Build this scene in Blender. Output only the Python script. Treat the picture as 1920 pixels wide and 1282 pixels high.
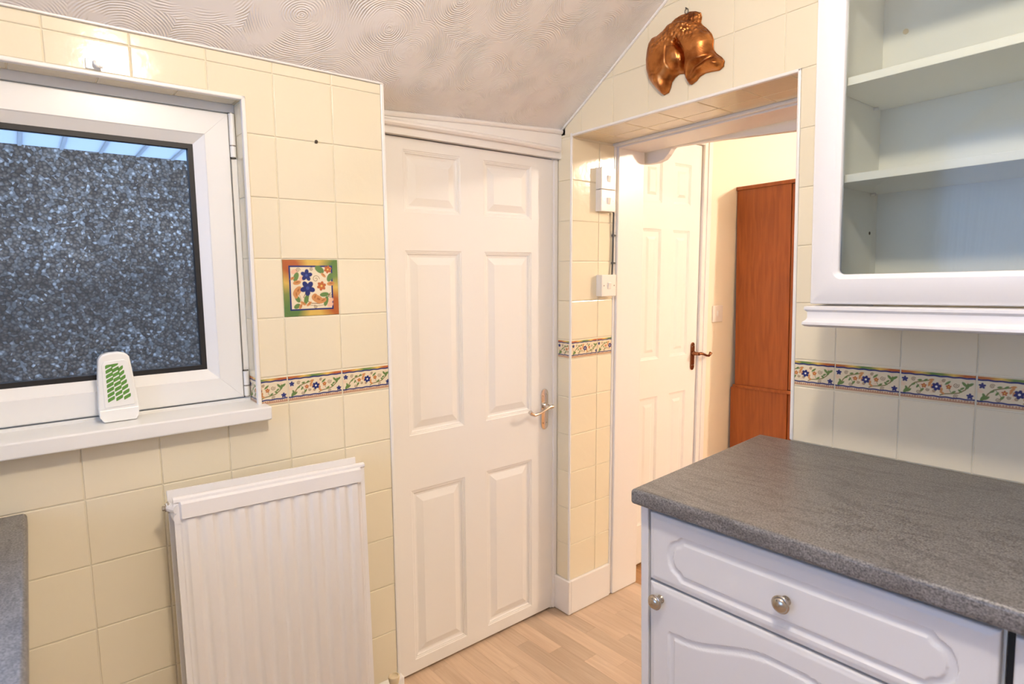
import bpy, math, random
import numpy as np
from mathutils import Matrix, Vector
random.seed(7)
S = bpy.context.scene
for o in list(bpy.data.objects): bpy.data.objects.remove(o)

# ---------------------------------------------------------------- camera, sky, exposure
cam = bpy.data.cameras.new('camera'); co = bpy.data.objects.new('camera', cam); S.collection.objects.link(co)
cam.sensor_width = 36.0; cam.lens = 1130.9 * 36.0 / 1920.0; cam.clip_start = 0.02
RT = ((0.63339401, 0.77350511, -0.02240254), (-0.06155221, 0.07921902, 0.99495511), (-0.77137757, 0.62881968, -0.0977878))
co.matrix_world = Matrix.Translation((1.6003, -1.6458, 1.3567)) @ Matrix((
    (RT[0][0], RT[1][0], -RT[2][0], 0), (RT[0][1], RT[1][1], -RT[2][1], 0), (RT[0][2], RT[1][2], -RT[2][2], 0), (0, 0, 0, 1)))
S.camera = co
cam.dof.use_dof = True; cam.dof.focus_distance = 1.75; cam.dof.aperture_fstop = 5.0

w = bpy.data.worlds.new('dusk_sky'); S.world = w; w.use_nodes = True
bg = w.node_tree.nodes['Background']; bg.inputs[0].default_value = (0.36, 0.56, 1.0, 1); bg.inputs[1].default_value = 3.0
S.view_settings.view_transform = 'Standard'; S.view_settings.look = 'None'; S.view_settings.gamma = 1
S.view_settings.exposure = 1.2; S.view_settings.use_curve_mapping = False
KITCHEN_GLOW = 150.0      # emission of the kitchen lamp globe
HALL_GLOW = 430.0         # emission of the hall lamp globe
KITCHEN_TINT = (1.0, 0.86, 0.71); HALL_TINT = (1.0, 0.84, 0.69)

# ---------------------------------------------------------------- materials
def mat(name, col, rough=0.5, metal=0.0, spec=0.5, coat=0.0, bump=None, bumps=0.1, var=0.0, emis=None, noise=None, bdist=0.001):
    m = bpy.data.materials.new(name); m.use_nodes = True; nt = m.node_tree; N = nt.nodes; L = nt.links
    b = N['Principled BSDF']; b.inputs['Base Color'].default_value = (*col, 1); b.inputs['Roughness'].default_value = rough
    b.inputs['Metallic'].default_value = metal; b.inputs['Specular IOR Level'].default_value = spec; b.inputs['Coat Weight'].default_value = coat
    b.inputs['Coat Roughness'].default_value = 0.05
    if emis: b.inputs['Emission Color'].default_value = (*emis[:3], 1); b.inputs['Emission Strength'].default_value = emis[3]
    tc = N.new('ShaderNodeTexCoord')
    if noise or var:
        mx = N.new('ShaderNodeMix'); mx.data_type = 'RGBA'; mx.blend_type = 'MULTIPLY'; mx.inputs[0].default_value = 1
        mx.inputs[6].default_value = (*col, 1)
        if noise:
            nz = N.new('ShaderNodeTexNoise'); nz.inputs['Scale'].default_value = noise[0]; nz.inputs['Detail'].default_value = 5
            L.new(tc.outputs['Object'], nz.inputs['Vector']); src = nz.outputs['Fac']; amt = noise[1]
        else:
            oi = N.new('ShaderNodeObjectInfo'); src = oi.outputs['Random']; amt = var
        mr = N.new('ShaderNodeMapRange'); mr.inputs['To Min'].default_value = 1 - amt; mr.inputs['To Max'].default_value = 1 + amt * 0.5
        L.new(src, mr.inputs['Value']); L.new(mr.outputs[0], mx.inputs[7]); L.new(mx.outputs[2], b.inputs['Base Color'])
    if bump:
        nb = N.new('ShaderNodeTexNoise'); nb.inputs['Scale'].default_value = bump; nb.inputs['Detail'].default_value = 3
        L.new(tc.outputs['Object'], nb.inputs['Vector'])
        bp = N.new('ShaderNodeBump'); bp.inputs['Strength'].default_value = bumps; bp.inputs['Distance'].default_value = bdist
        L.new(nb.outputs['Fac'], bp.inputs['Height']); L.new(bp.outputs[0], b.inputs['Normal'])
    return m

def nodes(m): return m.node_tree.nodes, m.node_tree.links, m.node_tree.nodes['Principled BSDF']

CREAM = (0.84, 0.76, 0.57)
M = {}
M['tile'] = mat('glazed_cream_tile', CREAM, 0.12, spec=0.5, bump=30, bumps=0.25, var=0.03, bdist=0.002)
M['grout'] = mat('cream_grout', (0.82, 0.76, 0.60), 0.8, bump=300, bumps=0.3)
M['white_trim'] = mat('white_plastic_trim', (0.86, 0.84, 0.80), 0.3, bump=60, bumps=0.1)
M['upvc'] = mat('white_window_plastic', (0.86, 0.86, 0.84), 0.28)
M['door'] = mat('white_painted_door', (0.86, 0.84, 0.81), 0.42)
M['gloss'] = mat('white_gloss_paint', (0.86, 0.83, 0.80), 0.3, bump=25, bumps=0.25, bdist=0.002)
M['hallwall'] = mat('cream_wall_paint', (0.88, 0.81, 0.66), 0.75, bump=200, bumps=0.1)
M['plaster'] = mat('white_wall_paint', (0.82, 0.79, 0.74), 0.8, bump=200, bumps=0.1)
M['cab'] = mat('white_cabinet_foil', (0.73, 0.73, 0.745), 0.26)
M['carc'] = mat('white_carcass_board', (0.89, 0.89, 0.84), 0.4)
M['rad'] = mat('white_radiator_enamel', (0.89, 0.87, 0.85), 0.3, bump=40, bumps=0.15)
M['black'] = mat('black_gasket_rubber', (0.01, 0.01, 0.012), 0.5)
M['dark'] = mat('dark_recess', (0.03, 0.025, 0.02), 0.8)
M['nickel'] = mat('satin_nickel', (0.47, 0.42, 0.36), 0.24, metal=1)
M['chrome'] = mat('warm_chrome', (0.66, 0.62, 0.59), 0.14, metal=1)
M['brass'] = mat('aged_brass', (0.28, 0.12, 0.06), 0.25, metal=1)
M['steel'] = mat('dull_steel', (0.35, 0.33, 0.3), 0.35, metal=1)
M['switch'] = mat('white_switch_plastic', (0.86, 0.82, 0.77), 0.25)
M['cable'] = mat('grey_cable_sheath', (0.10, 0.10, 0.09), 0.5)
M['cap'] = mat('cream_valve_cap', (0.72, 0.60, 0.40), 0.35)
M['hook'] = mat('clear_white_hook', (0.80, 0.80, 0.78), 0.2)
M['plug'] = mat('dark_wall_plug', (0.08, 0.06, 0.04), 0.7)
M['gel'] = mat('green_freshener_gel', (0.13, 0.33, 0.06), 0.3, noise=(400, 0.3))
M['fresh'] = mat('translucent_white_plastic', (0.88, 0.89, 0.87), 0.25)
nodes(M['fresh'])[2].inputs['Subsurface Weight'].default_value = 0.0
M['concrete'] = mat('outdoor_concrete', (0.3, 0.29, 0.28), 0.9, noise=(8, 0.3))
M['curtain'] = mat('white_voile', (0.8, 0.85, 0.95), 0.8)

# translucent sheets (roof panels outside, curtain voile)
def translucent(name, col, f):
    m = bpy.data.materials.new(name); m.use_nodes = True; N = m.node_tree.nodes; L = m.node_tree.links; N.clear()
    o = N.new('ShaderNodeOutputMaterial'); a = N.new('ShaderNodeBsdfDiffuse'); b = N.new('ShaderNodeBsdfTranslucent'); mx = N.new('ShaderNodeMixShader')
    a.inputs[0].default_value = (*col, 1); b.inputs[0].default_value = (*col, 1); mx.inputs[0].default_value = f
    L.new(a.outputs[0], mx.inputs[1]); L.new(b.outputs[0], mx.inputs[2]); L.new(mx.outputs[0], o.inputs[0]); return m
M['roofsheet'] = translucent('translucent_roof_sheet', (0.56, 0.57, 0.56), 0.8)
M['voile'] = translucent('voile_cloth', (0.85, 0.88, 0.95), 0.6)

def glass(name, tint, f0=1.5):
    m = bpy.data.materials.new(name); m.use_nodes = True; N = m.node_tree.nodes; L = m.node_tree.links; N.clear()
    o = N.new('ShaderNodeOutputMaterial'); t = N.new('ShaderNodeBsdfTransparent'); g = N.new('ShaderNodeBsdfGlossy'); fr = N.new('ShaderNodeFresnel'); mx = N.new('ShaderNodeMixShader')
    t.inputs[0].default_value = (*tint, 1); g.inputs['Roughness'].default_value = 0.0; fr.inputs[0].default_value = f0
    L.new(fr.outputs[0], mx.inputs[0]); L.new(t.outputs[0], mx.inputs[1]); L.new(g.outputs[0], mx.inputs[2]); L.new(mx.outputs[0], o.inputs[0]); return m
M['glass'] = glass('clear_window_glass', (0.97, 0.98, 0.98), 1.5)
M['cabglass'] = glass('cabinet_glass', (0.94, 0.95, 0.92), 1.6)

def emit(name, col, s):
    m = bpy.data.materials.new(name); m.use_nodes = True; N = m.node_tree.nodes; N.clear()
    o = N.new('ShaderNodeOutputMaterial'); e = N.new('ShaderNodeEmission'); e.inputs[0].default_value = (*col, 1); e.inputs[1].default_value = s
    m.node_tree.links.new(e.outputs[0], o.inputs[0]); return m

# printed ceramic: the print is stored in a colour attribute of the tile mesh
M['print'] = mat('printed_ceramic', (0.8, 0.7, 0.5), 0.12, bump=60, bumps=0.15)
N, L, b = nodes(M['print']); at = N.new('ShaderNodeAttribute'); at.attribute_name = 'print'; L.new(at.outputs['Color'], b.inputs['Base Color'])

# swirled textured ceiling
M['artex'] = mat('swirled_textured_plaster', (0.90, 0.87, 0.85), 0.5)
N, L, b = nodes(M['artex'])
tc = N.new('ShaderNodeTexCoord')
nzd = N.new('ShaderNodeTexNoise'); nzd.inputs['Scale'].default_value = 9; L.new(tc.outputs['Object'], nzd.inputs['Vector'])
vs = N.new('ShaderNodeVectorMath'); vs.operation = 'SCALE'; vs.inputs['Scale'].default_value = 0.022; L.new(nzd.outputs['Color'], vs.inputs[0])
va = N.new('ShaderNodeVectorMath'); L.new(tc.outputs['Object'], va.inputs[0]); L.new(vs.outputs[0], va.inputs[1])
mpc = N.new('ShaderNodeMapping'); mpc.inputs['Scale'].default_value = (1.18, 1, 0); L.new(va.outputs[0], mpc.inputs['Vector'])
vo = N.new('ShaderNodeTexVoronoi'); vo.voronoi_dimensions = '2D'; vo.inputs['Scale'].default_value = 5.6; vo.inputs['Randomness'].default_value = 0.8; L.new(mpc.outputs[0], vo.inputs['Vector'])
mu = N.new('ShaderNodeMath'); mu.operation = 'MULTIPLY'; mu.inputs[1].default_value = 190; L.new(vo.outputs['Distance'], mu.inputs[0])
nzr = N.new('ShaderNodeTexNoise'); nzr.inputs['Scale'].default_value = 40; nzr.inputs['Detail'].default_value = 3; L.new(tc.outputs['Object'], nzr.inputs['Vector'])
ad = N.new('ShaderNodeMath'); ad.operation = 'MULTIPLY_ADD'; ad.inputs[1].default_value = 2.5; L.new(nzr.outputs['Fac'], ad.inputs[0]); L.new(mu.outputs[0], ad.inputs[2])
si = N.new('ShaderNodeMath'); si.operation = 'SINE'; L.new(ad.outputs[0], si.inputs[0])
nzm = N.new('ShaderNodeTexNoise'); nzm.inputs['Scale'].default_value = 14; nzm.inputs['Detail'].default_value = 2; L.new(tc.outputs['Object'], nzm.inputs['Vector'])
mrm = N.new('ShaderNodeMapRange'); mrm.inputs['From Min'].default_value = 0.38; mrm.inputs['From Max'].default_value = 0.68; L.new(nzm.outputs['Fac'], mrm.inputs['Value'])
m1 = N.new('ShaderNodeMath'); m1.operation = 'MULTIPLY'; L.new(si.outputs[0], m1.inputs[0]); L.new(mrm.outputs[0], m1.inputs[1])
# rough blob in the centre of each swirl and between swirls
nb = N.new('ShaderNodeTexNoise'); nb.inputs['Scale'].default_value = 75; nb.inputs['Detail'].default_value = 3; L.new(tc.outputs['Object'], nb.inputs['Vector'])
rc = N.new('ShaderNodeMapRange'); rc.inputs['From Min'].default_value = 0.30; rc.inputs['From Max'].default_value = 0.06; rc.inputs['To Max'].default_value = 3.2; L.new(vo.outputs['Distance'], rc.inputs['Value'])
re = N.new('ShaderNodeMapRange'); re.inputs['From Min'].default_value = 0.62; re.inputs['From Max'].default_value = 0.8; re.inputs['To Max'].default_value = 3.2; L.new(vo.outputs['Distance'], re.inputs['Value'])
rs = N.new('ShaderNodeMath'); L.new(rc.outputs[0], rs.inputs[0]); L.new(re.outputs[0], rs.inputs[1])
m2 = N.new('ShaderNodeMath'); m2.operation = 'MULTIPLY'; L.new(nb.outputs['Fac'], m2.inputs[0]); L.new(rs.outputs[0], m2.inputs[1])
m3 = N.new('ShaderNodeMath'); L.new(m1.outputs[0], m3.inputs[0]); L.new(m2.outputs[0], m3.inputs[1])
bp = N.new('ShaderNodeBump'); bp.inputs['Strength'].default_value = 0.65; bp.inputs['Distance'].default_value = 0.0017; L.new(m3.outputs[0], bp.inputs['Height']); L.new(bp.outputs[0], b.inputs['Normal'])

# slate laminate worktop
M['slate'] = mat('grey_slate_laminate', (0.12, 0.11, 0.105), 0.36)
N, L, b = nodes(M['slate'])
tc = N.new('ShaderNodeTexCoord')
n1 = N.new('ShaderNodeTexNoise'); n1.inputs['Scale'].default_value = 330; n1.inputs['Detail'].default_value = 3; n1.inputs['Distortion'].default_value = 0.3; L.new(tc.outputs['Object'], n1.inputs['Vector'])
mp = N.new('ShaderNodeMapping'); mp.inputs['Scale'].default_value = (3, 9, 9); mp.inputs['Rotation'].default_value = (0, 0, 0.35); L.new(tc.outputs['Object'], mp.inputs['Vector'])
n2 = N.new('ShaderNodeTexNoise'); n2.inputs['Scale'].default_value = 2.0; n2.inputs['Detail'].default_value = 8; n2.inputs['Distortion'].default_value = 2.5; L.new(mp.outputs[0], n2.inputs['Vector'])
r1 = N.new('ShaderNodeValToRGB'); r1.color_ramp.elements[0].position = 0.33; r1.color_ramp.elements[0].color = (0.085, 0.082, 0.084, 1); r1.color_ramp.elements[1].position = 0.70; r1.color_ramp.elements[1].color = (0.29, 0.28, 0.275, 1); L.new(n1.outputs['Fac'], r1.inputs[0])
r2 = N.new('ShaderNodeValToRGB'); r2.color_ramp.elements[0].position = 0.40; r2.color_ramp.elements[0].color = (0.78, 0.77, 0.77, 1); r2.color_ramp.elements[1].position = 0.5; r2.color_ramp.elements[1].color = (1, 1, 1, 1); L.new(n2.outputs['Fac'], r2.inputs[0])
mx = N.new('ShaderNodeMix'); mx.data_type = 'RGBA'; mx.blend_type = 'MULTIPLY'; mx.inputs[0].default_value = 1; L.new(r1.outputs[0], mx.inputs[6]); L.new(r2.outputs[0], mx.inputs[7]); L.new(mx.outputs[2], b.inputs['Base Color'])
bp = N.new('ShaderNodeBump'); bp.inputs['Strength'].default_value = 0.25; bp.inputs['Distance'].default_value = 0.0008; L.new(n1.outputs['Fac'], bp.inputs['Height']); L.new(bp.outputs[0], b.inputs['Normal'])

def wood(name, ca, cb, rough, axis, var):
    m = mat(name, ca, rough); N, L, b = nodes(m)
    tc = N.new('ShaderNodeTexCoord'); oi = N.new('ShaderNodeObjectInfo')
    off = N.new('ShaderNodeVectorMath'); off.operation = 'ADD'; cmb = N.new('ShaderNodeCombineXYZ')
    mu = N.new('ShaderNodeMath'); mu.operation = 'MULTIPLY'; mu.inputs[1].default_value = 40; L.new(oi.outputs['Random'], mu.inputs[0])
    for k in range(3): L.new(mu.outputs[0], cmb.inputs[k])
    L.new(tc.outputs['Object'], off.inputs[0]); L.new(cmb.outputs[0], off.inputs[1])
    mp = N.new('ShaderNodeMapping'); sc = [26, 26, 26]; sc[axis] = 2.0; mp.inputs['Scale'].default_value = sc; L.new(off.outputs[0], mp.inputs['Vector'])
    nz = N.new('ShaderNodeTexNoise'); nz.inputs['Scale'].default_value = 2.2; nz.inputs['Detail'].default_value = 6; nz.inputs['Distortion'].default_value = 0.8; L.new(mp.outputs[0], nz.inputs['Vector'])
    r = N.new('ShaderNodeValToRGB'); r.color_ramp.elements[0].position = 0.3; r.color_ramp.elements[0].color = (*ca, 1); r.color_ramp.elements[1].position = 0.7; r.color_ramp.elements[1].color = (*cb, 1); L.new(nz.outputs['Fac'], r.inputs[0])
    mr = N.new('ShaderNodeMapRange'); mr.inputs['To Min'].default_value = 1 - var; mr.inputs['To Max'].default_value = 1.04; L.new(oi.outputs['Random'], mr.inputs['Value'])
    mx = N.new('ShaderNodeMix'); mx.data_type = 'RGBA'; mx.blend_type = 'MULTIPLY'; mx.inputs[0].default_value = 1; L.new(r.outputs[0], mx.inputs[6]); L.new(mr.outputs[0], mx.inputs[7]); L.new(mx.outputs[2], b.inputs['Base Color'])
    return m
M['floor'] = wood('pale_beech_laminate', (0.58, 0.41, 0.28), (0.70, 0.53, 0.38), 0.34, 0, 0.22)
M['hallfloor'] = wood('orange_oak_floor', (0.36, 0.17, 0.055), (0.50, 0.26, 0.10), 0.4, 0, 0.1)
M['cherry'] = wood('orange_cherry_veneer', (0.27, 0.062, 0.010), (0.40, 0.105, 0.018), 0.38, 2, 0.0)

# pebbledash render
M['pebble'] = mat('pebbledash_render', (0.2, 0.18, 0.17), 0.85)
N, L, b = nodes(M['pebble'])
tc = N.new('ShaderNodeTexCoord')
vo = N.new('ShaderNodeTexVoronoi'); vo.inputs['Scale'].default_value = 74; vo.inputs['Randomness'].default_value = 1; L.new(tc.outputs['Object'], vo.inputs['Vector'])
sx = N.new('ShaderNodeSeparateColor'); L.new(vo.outputs['Color'], sx.inputs[0])
r = N.new('ShaderNodeValToRGB'); r.color_ramp.elements[0].position = 0.25; r.color_ramp.elements[0].color = (0.13, 0.092, 0.065, 1); r.color_ramp.elements[1].position = 1.0; r.color_ramp.elements[1].color = (0.85, 0.80, 0.74, 1)
e = r.color_ramp.elements.new(0.62); e.color = (0.30, 0.235, 0.18, 1); L.new(sx.outputs[0], r.inputs[0])
rd = N.new('ShaderNodeMapRange'); rd.inputs['From Min'].default_value = 0.2; rd.inputs['From Max'].default_value = 0.6; rd.inputs['To Min'].default_value = 1.0; rd.inputs['To Max'].default_value = 0.35; L.new(vo.outputs['Distance'], rd.inputs['Value'])
nz = N.new('ShaderNodeTexNoise'); nz.inputs['Scale'].default_value = 7; nz.inputs['Detail'].default_value = 4; L.new(tc.outputs['Object'], nz.inputs['Vector'])
rn = N.new('ShaderNodeMapRange'); rn.inputs['From Min'].default_value = 0.3; rn.inputs['From Max'].default_value = 0.7; rn.inputs['To Min'].default_value = 0.7; rn.inputs['To Max'].default_value = 1.25; L.new(nz.outputs['Fac'], rn.inputs['Value'])
mm0 = N.new('ShaderNodeMath'); mm0.operation = 'MULTIPLY'; L.new(rd.outputs[0], mm0.inputs[0]); L.new(rn.outputs[0], mm0.inputs[1])
sp = N.new('ShaderNodeSeparateXYZ'); L.new(tc.outputs['Object'], sp.inputs[0])      # pebbledash colour darker low on the wall, lighter above
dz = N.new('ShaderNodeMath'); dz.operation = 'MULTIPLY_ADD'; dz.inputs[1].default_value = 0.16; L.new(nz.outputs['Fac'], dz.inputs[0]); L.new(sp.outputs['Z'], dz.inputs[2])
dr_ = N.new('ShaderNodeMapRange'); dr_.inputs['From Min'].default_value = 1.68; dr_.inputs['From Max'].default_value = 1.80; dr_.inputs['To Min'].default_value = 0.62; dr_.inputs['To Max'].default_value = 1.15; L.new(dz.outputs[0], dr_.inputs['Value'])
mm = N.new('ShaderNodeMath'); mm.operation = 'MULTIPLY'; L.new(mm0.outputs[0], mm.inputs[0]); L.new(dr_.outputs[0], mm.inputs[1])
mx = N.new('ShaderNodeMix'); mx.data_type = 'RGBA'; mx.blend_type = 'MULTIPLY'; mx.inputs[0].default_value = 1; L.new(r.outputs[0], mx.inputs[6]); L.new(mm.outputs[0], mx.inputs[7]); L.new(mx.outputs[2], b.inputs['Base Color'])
bp = N.new('ShaderNodeBump'); bp.inputs['Strength'].default_value = 0.9; bp.inputs['Distance'].default_value = 0.006; bp.invert = True; L.new(vo.outputs['Distance'], bp.inputs['Height']); L.new(bp.outputs[0], b.inputs['Normal'])

# copper with stamped scales
M['copper'] = mat('aged_copper', (0.62, 0.22, 0.06), 0.30, metal=1)
N, L, b = nodes(M['copper'])
tc = N.new('ShaderNodeTexCoord'); vo = N.new('ShaderNodeTexVoronoi'); vo.inputs['Scale'].default_value = 85; L.new(tc.outputs['Object'], vo.inputs['Vector'])
sp = N.new('ShaderNodeSeparateXYZ'); L.new(tc.outputs['Object'], sp.inputs[0])
ms = N.new('ShaderNodeMapRange'); ms.inputs['From Min'].default_value = 0.115; ms.inputs['From Max'].default_value = 0.15; L.new(sp.outputs['Z'], ms.inputs['Value'])
mm = N.new('ShaderNodeMath'); mm.operation = 'MULTIPLY'; L.new(vo.outputs['Distance'], mm.inputs[0]); L.new(ms.outputs[0], mm.inputs[1])
bp = N.new('ShaderNodeBump'); bp.inputs['Strength'].default_value = 1.0; bp.inputs['Distance'].default_value = 0.006; bp.invert = True; L.new(mm.outputs[0], bp.inputs['Height']); L.new(bp.outputs[0], b.inputs['Normal'])
nz = N.new('ShaderNodeTexNoise'); nz.inputs['Scale'].default_value = 22; nz.inputs['Detail'].default_value = 5; L.new(tc.outputs['Object'], nz.inputs['Vector'])
r = N.new('ShaderNodeValToRGB'); r.color_ramp.elements[0].position = 0.35; r.color_ramp.elements[0].color = (0.26, 0.075, 0.02, 1); r.color_ramp.elements[1].position = 0.6; r.color_ramp.elements[1].color = (0.62, 0.25, 0.075, 1); L.new(nz.outputs['Fac'], r.inputs[0]); L.new(r.outputs[0], b.inputs['Base Color'])

# ---------------------------------------------------------------- building helpers
C = S.collection
ORG = {}            # origin of every object in nominal (plumb) coordinates
LEAN = []           # top-level things that belong to the slightly leaning outer wall
TH = math.atan(0.0275)

class G:
    def __init__(s): s.v = []; s.f = []
    def add(s, v, f):
        n = len(s.v); s.v += [tuple(float(c) for c in p) for p in v]; s.f += [tuple(i + n for i in q) for q in f]; return s
    def box(s, x0, x1, y0, y1, z0, z1):
        v = [(x, y, z) for z in (z0, z1) for y in (y0, y1) for x in (x0, x1)]
        return s.add(v, [(0, 2, 3, 1), (4, 5, 7, 6), (0, 1, 5, 4), (2, 6, 7, 3), (0, 4, 6, 2), (1, 3, 7, 5)])
    def prism(s, poly, O, A, B, Nn, n0, n1):
        """polygon (a,b) counter-clockwise in the A,B plane, swept along N from n0 to n1"""
        O, A, B, Nn = map(Vector, (O, A, B, Nn)); k = len(poly)
        v = [O + a * A + b_ * B + n0 * Nn for a, b_ in poly] + [O + a * A + b_ * B + n1 * Nn for a, b_ in poly]
        f = [tuple(range(k - 1, -1, -1)), tuple(range(k, 2 * k))] + [(i, (i + 1) % k, k + (i + 1) % k, k + i) for i in range(k)]
        return s.add(v, f)
    def lathe(s, prof, O, ax, seg=24):
        ax = Vector(ax).normalized(); u = ax.orthogonal().normalized(); w_ = ax.cross(u); O = Vector(O); v = []; f = []
        for r_, h in prof:
            for k in range(seg):
                t = 2 * math.pi * k / seg; v.append(O + ax * h + (u * math.cos(t) + w_ * math.sin(t)) * r_)
        for i in range(len(prof) - 1):
            for k in range(seg):
                k2 = (k + 1) % seg; f.append((i * seg + k, i * seg + k2, (i + 1) * seg + k2, (i + 1) * seg + k))
        f.append(tuple(range(seg - 1, -1, -1))); f.append(tuple((len(prof) - 1) * seg + k for k in range(seg)))
        return s.add(v, f)
    def tube(s, pts, r_, seg=8):
        pts = [Vector(p) for p in pts]; v = []; f = []; n = len(pts)
        for i, p in enumerate(pts):
            t = (pts[min(i + 1, n - 1)] - pts[max(i - 1, 0)]).normalized()
            u = t.cross(Vector((0.13, 0.2, 0.97))).normalized(); w_ = t.cross(u); rr = r_[i] if isinstance(r_, (list, tuple)) else r_
            for k in range(seg):
                a = 2 * math.pi * k / seg; v.append(p + (u * math.cos(a) + w_ * math.sin(a)) * rr)
        for i in range(n - 1):
            for k in range(seg):
                k2 = (k + 1) % seg; f.append((i * seg + k, i * seg + k2, (i + 1) * seg + k2, (i + 1) * seg + k))
        f.append(tuple(range(seg - 1, -1, -1))); f.append(tuple((n - 1) * seg + k for k in range(seg)))
        return s.add(v, f)
    def grid(s, P):
        """P: array (n, m, 3)"""
        n, m = P.shape[:2]; s0 = len(s.v); s.v += [tuple(map(float, p)) for p in P.reshape(-1, 3)]
        for i in range(n - 1):
            for j in range(m - 1):
                a = s0 + i * m + j; s.f.append((a, a + 1, a + m + 1, a + m))
        return s

def link(name, me, origin, parent, lean):
    o = bpy.data.objects.new(name, me); C.objects.link(o); ORG[o.name] = Vector(origin)
    if parent: o.parent = parent; o.location = Vector(origin) - ORG[parent.name]
    else:
        o.location = Vector(origin)
        if lean: LEAN.append(o)
    return o
def tag(o, label=None, cat=None, group=None, kind=None):
    if label: o['label'] = label
    if cat: o['category'] = cat
    if group: o['group'] = group
    if kind: o['kind'] = kind
    return o
def build(name, g, m, parent=None, lean=False, smooth=False, bevel=0, seg=2, origin=None, **t):
    v = np.array(g.v); lo, hi = v.min(0), v.max(0)
    og = Vector(origin) if origin else Vector(((lo[0] + hi[0]) / 2, (lo[1] + hi[1]) / 2, lo[2]))
    me = bpy.data.meshes.new(name); me.from_pydata([tuple(p) for p in (v - np.array(og))], [], g.f); me.validate()
    import bmesh
    bm = bmesh.new(); bm.from_mesh(me); bmesh.ops.recalc_face_normals(bm, faces=bm.faces); bm.to_mesh(me); bm.free()
    me.materials.append(M[m] if isinstance(m, str) else m)
    if smooth: me.polygons.foreach_set('use_smooth', [True] * len(me.polygons))
    o = link(name, me, og, parent, lean)
    if smooth == 'auto':
        me.set_sharp_from_angle(angle=math.radians(35))
    if bevel:
        md = o.modifiers.new('bevel', 'BEVEL'); md.width = bevel; md.segments = seg; md.limit_method = 'ANGLE'
    return tag(o, **t)
def thing(name, loc, lean=False, parent=None, **t):
    o = link(name, None, loc, parent, lean); return tag(o, **t)
def boxobj(name, b_, m, parent=None, **k):
    return build(name, G().box(*b_), m, parent, **k)

# convex polygon tools for tiles
def clip(poly, hp):
    """keep a*x+b*y <= c"""
    a, b_, c = hp; out = []
    for i in range(len(poly)):
        p, q = poly[i], poly[(i + 1) % len(poly)]; dp = a * p[0] + b_ * p[1] - c; dq = a * q[0] + b_ * q[1] - c
        if dp <= 0: out.append(p)
        if dp * dq < 0: t = dp / (dp - dq); out.append((p[0] + t * (q[0] - p[0]), p[1] + t * (q[1] - p[1])))
    return out
def area(p): return 0.5 * sum(p[i][0] * p[(i + 1) % len(p)][1] - p[(i + 1) % len(p)][0] * p[i][1] for i in range(len(p)))
def inset(poly, d):
    out = []; n = len(poly)
    for i in range(n):
        p0, p1, p2 = Vector(poly[i - 1]), Vector(poly[i]), Vector(poly[(i + 1) % n])
        e1 = (p1 - p0); e2 = (p2 - p1)
        if e1.length < 1e-6 or e2.length < 1e-6: return None
        e1.normalize(); e2.normalize(); n1 = Vector((-e1.y, e1.x)); n2 = Vector((-e2.y, e2.x))
        k = 1 + n1.dot(n2)
        if k < 0.05: return None
        out.append(tuple(p1 + (n1 + n2) * (d / k)))
    return out
MC = {}
def tile_mesh(poly, A, B, Nn, m, name):
    key = (name, tuple((round(a, 5), round(b_, 5)) for a, b_ in poly), A, B, Nn)
    if key in MC: return MC[key]
    A, B, Nn = Vector(A), Vector(B), Vector(Nn); loops = [(0, -0.006), (0, -0.0012), (0.0006, -0.0004), (0.002, 0.0)]; vs = []; fs = []; k = len(poly)
    for d, n in loops:
        q = inset(poly, d) if d else poly
        if q is None or area(q) <= 0: q = poly
        vs += [a * A + b_ * B + n * Nn for a, b_ in q]
    flip = A.cross(B).dot(Nn) < 0
    for l in range(3):
        for i in range(k):
            j = (i + 1) % k; f = (l * k + i, l * k + j, (l + 1) * k + j, (l + 1) * k + i); fs.append(f[::-1] if flip else f)
    top = tuple(3 * k + i for i in range(k)); fs.append(top[::-1] if flip else top)
    me = bpy.data.meshes.new(name); me.from_pydata(vs, [], fs); me.materials.append(M[m]); MC[key] = me; return me
def tile(parent, poly, frame, m='tile', name='wall_tile'):
    """poly in wall coordinates (a,b); frame=(O,A,B,N)"""
    O, A, B, Nn = frame
    if len(poly) < 3 or area(poly) < 2e-5: return
    c = (sum(p[0] for p in poly) / len(poly), sum(p[1] for p in poly) / len(poly))
    me = tile_mesh([(round(p[0] - c[0], 5), round(p[1] - c[1], 5)) for p in poly], A, B, Nn, m, name)
    org = Vector(O) + c[0] * Vector(A) + c[1] * Vector(B)
    o = link(name, me, org, parent, False)
    return o
def rect(a0, a1, b0, b1, g=0.00125): return [(a0 + g, b0 + g), (a1 - g, b0 + g), (a1 - g, b1 - g), (a0 + g, b1 - g)]

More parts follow.
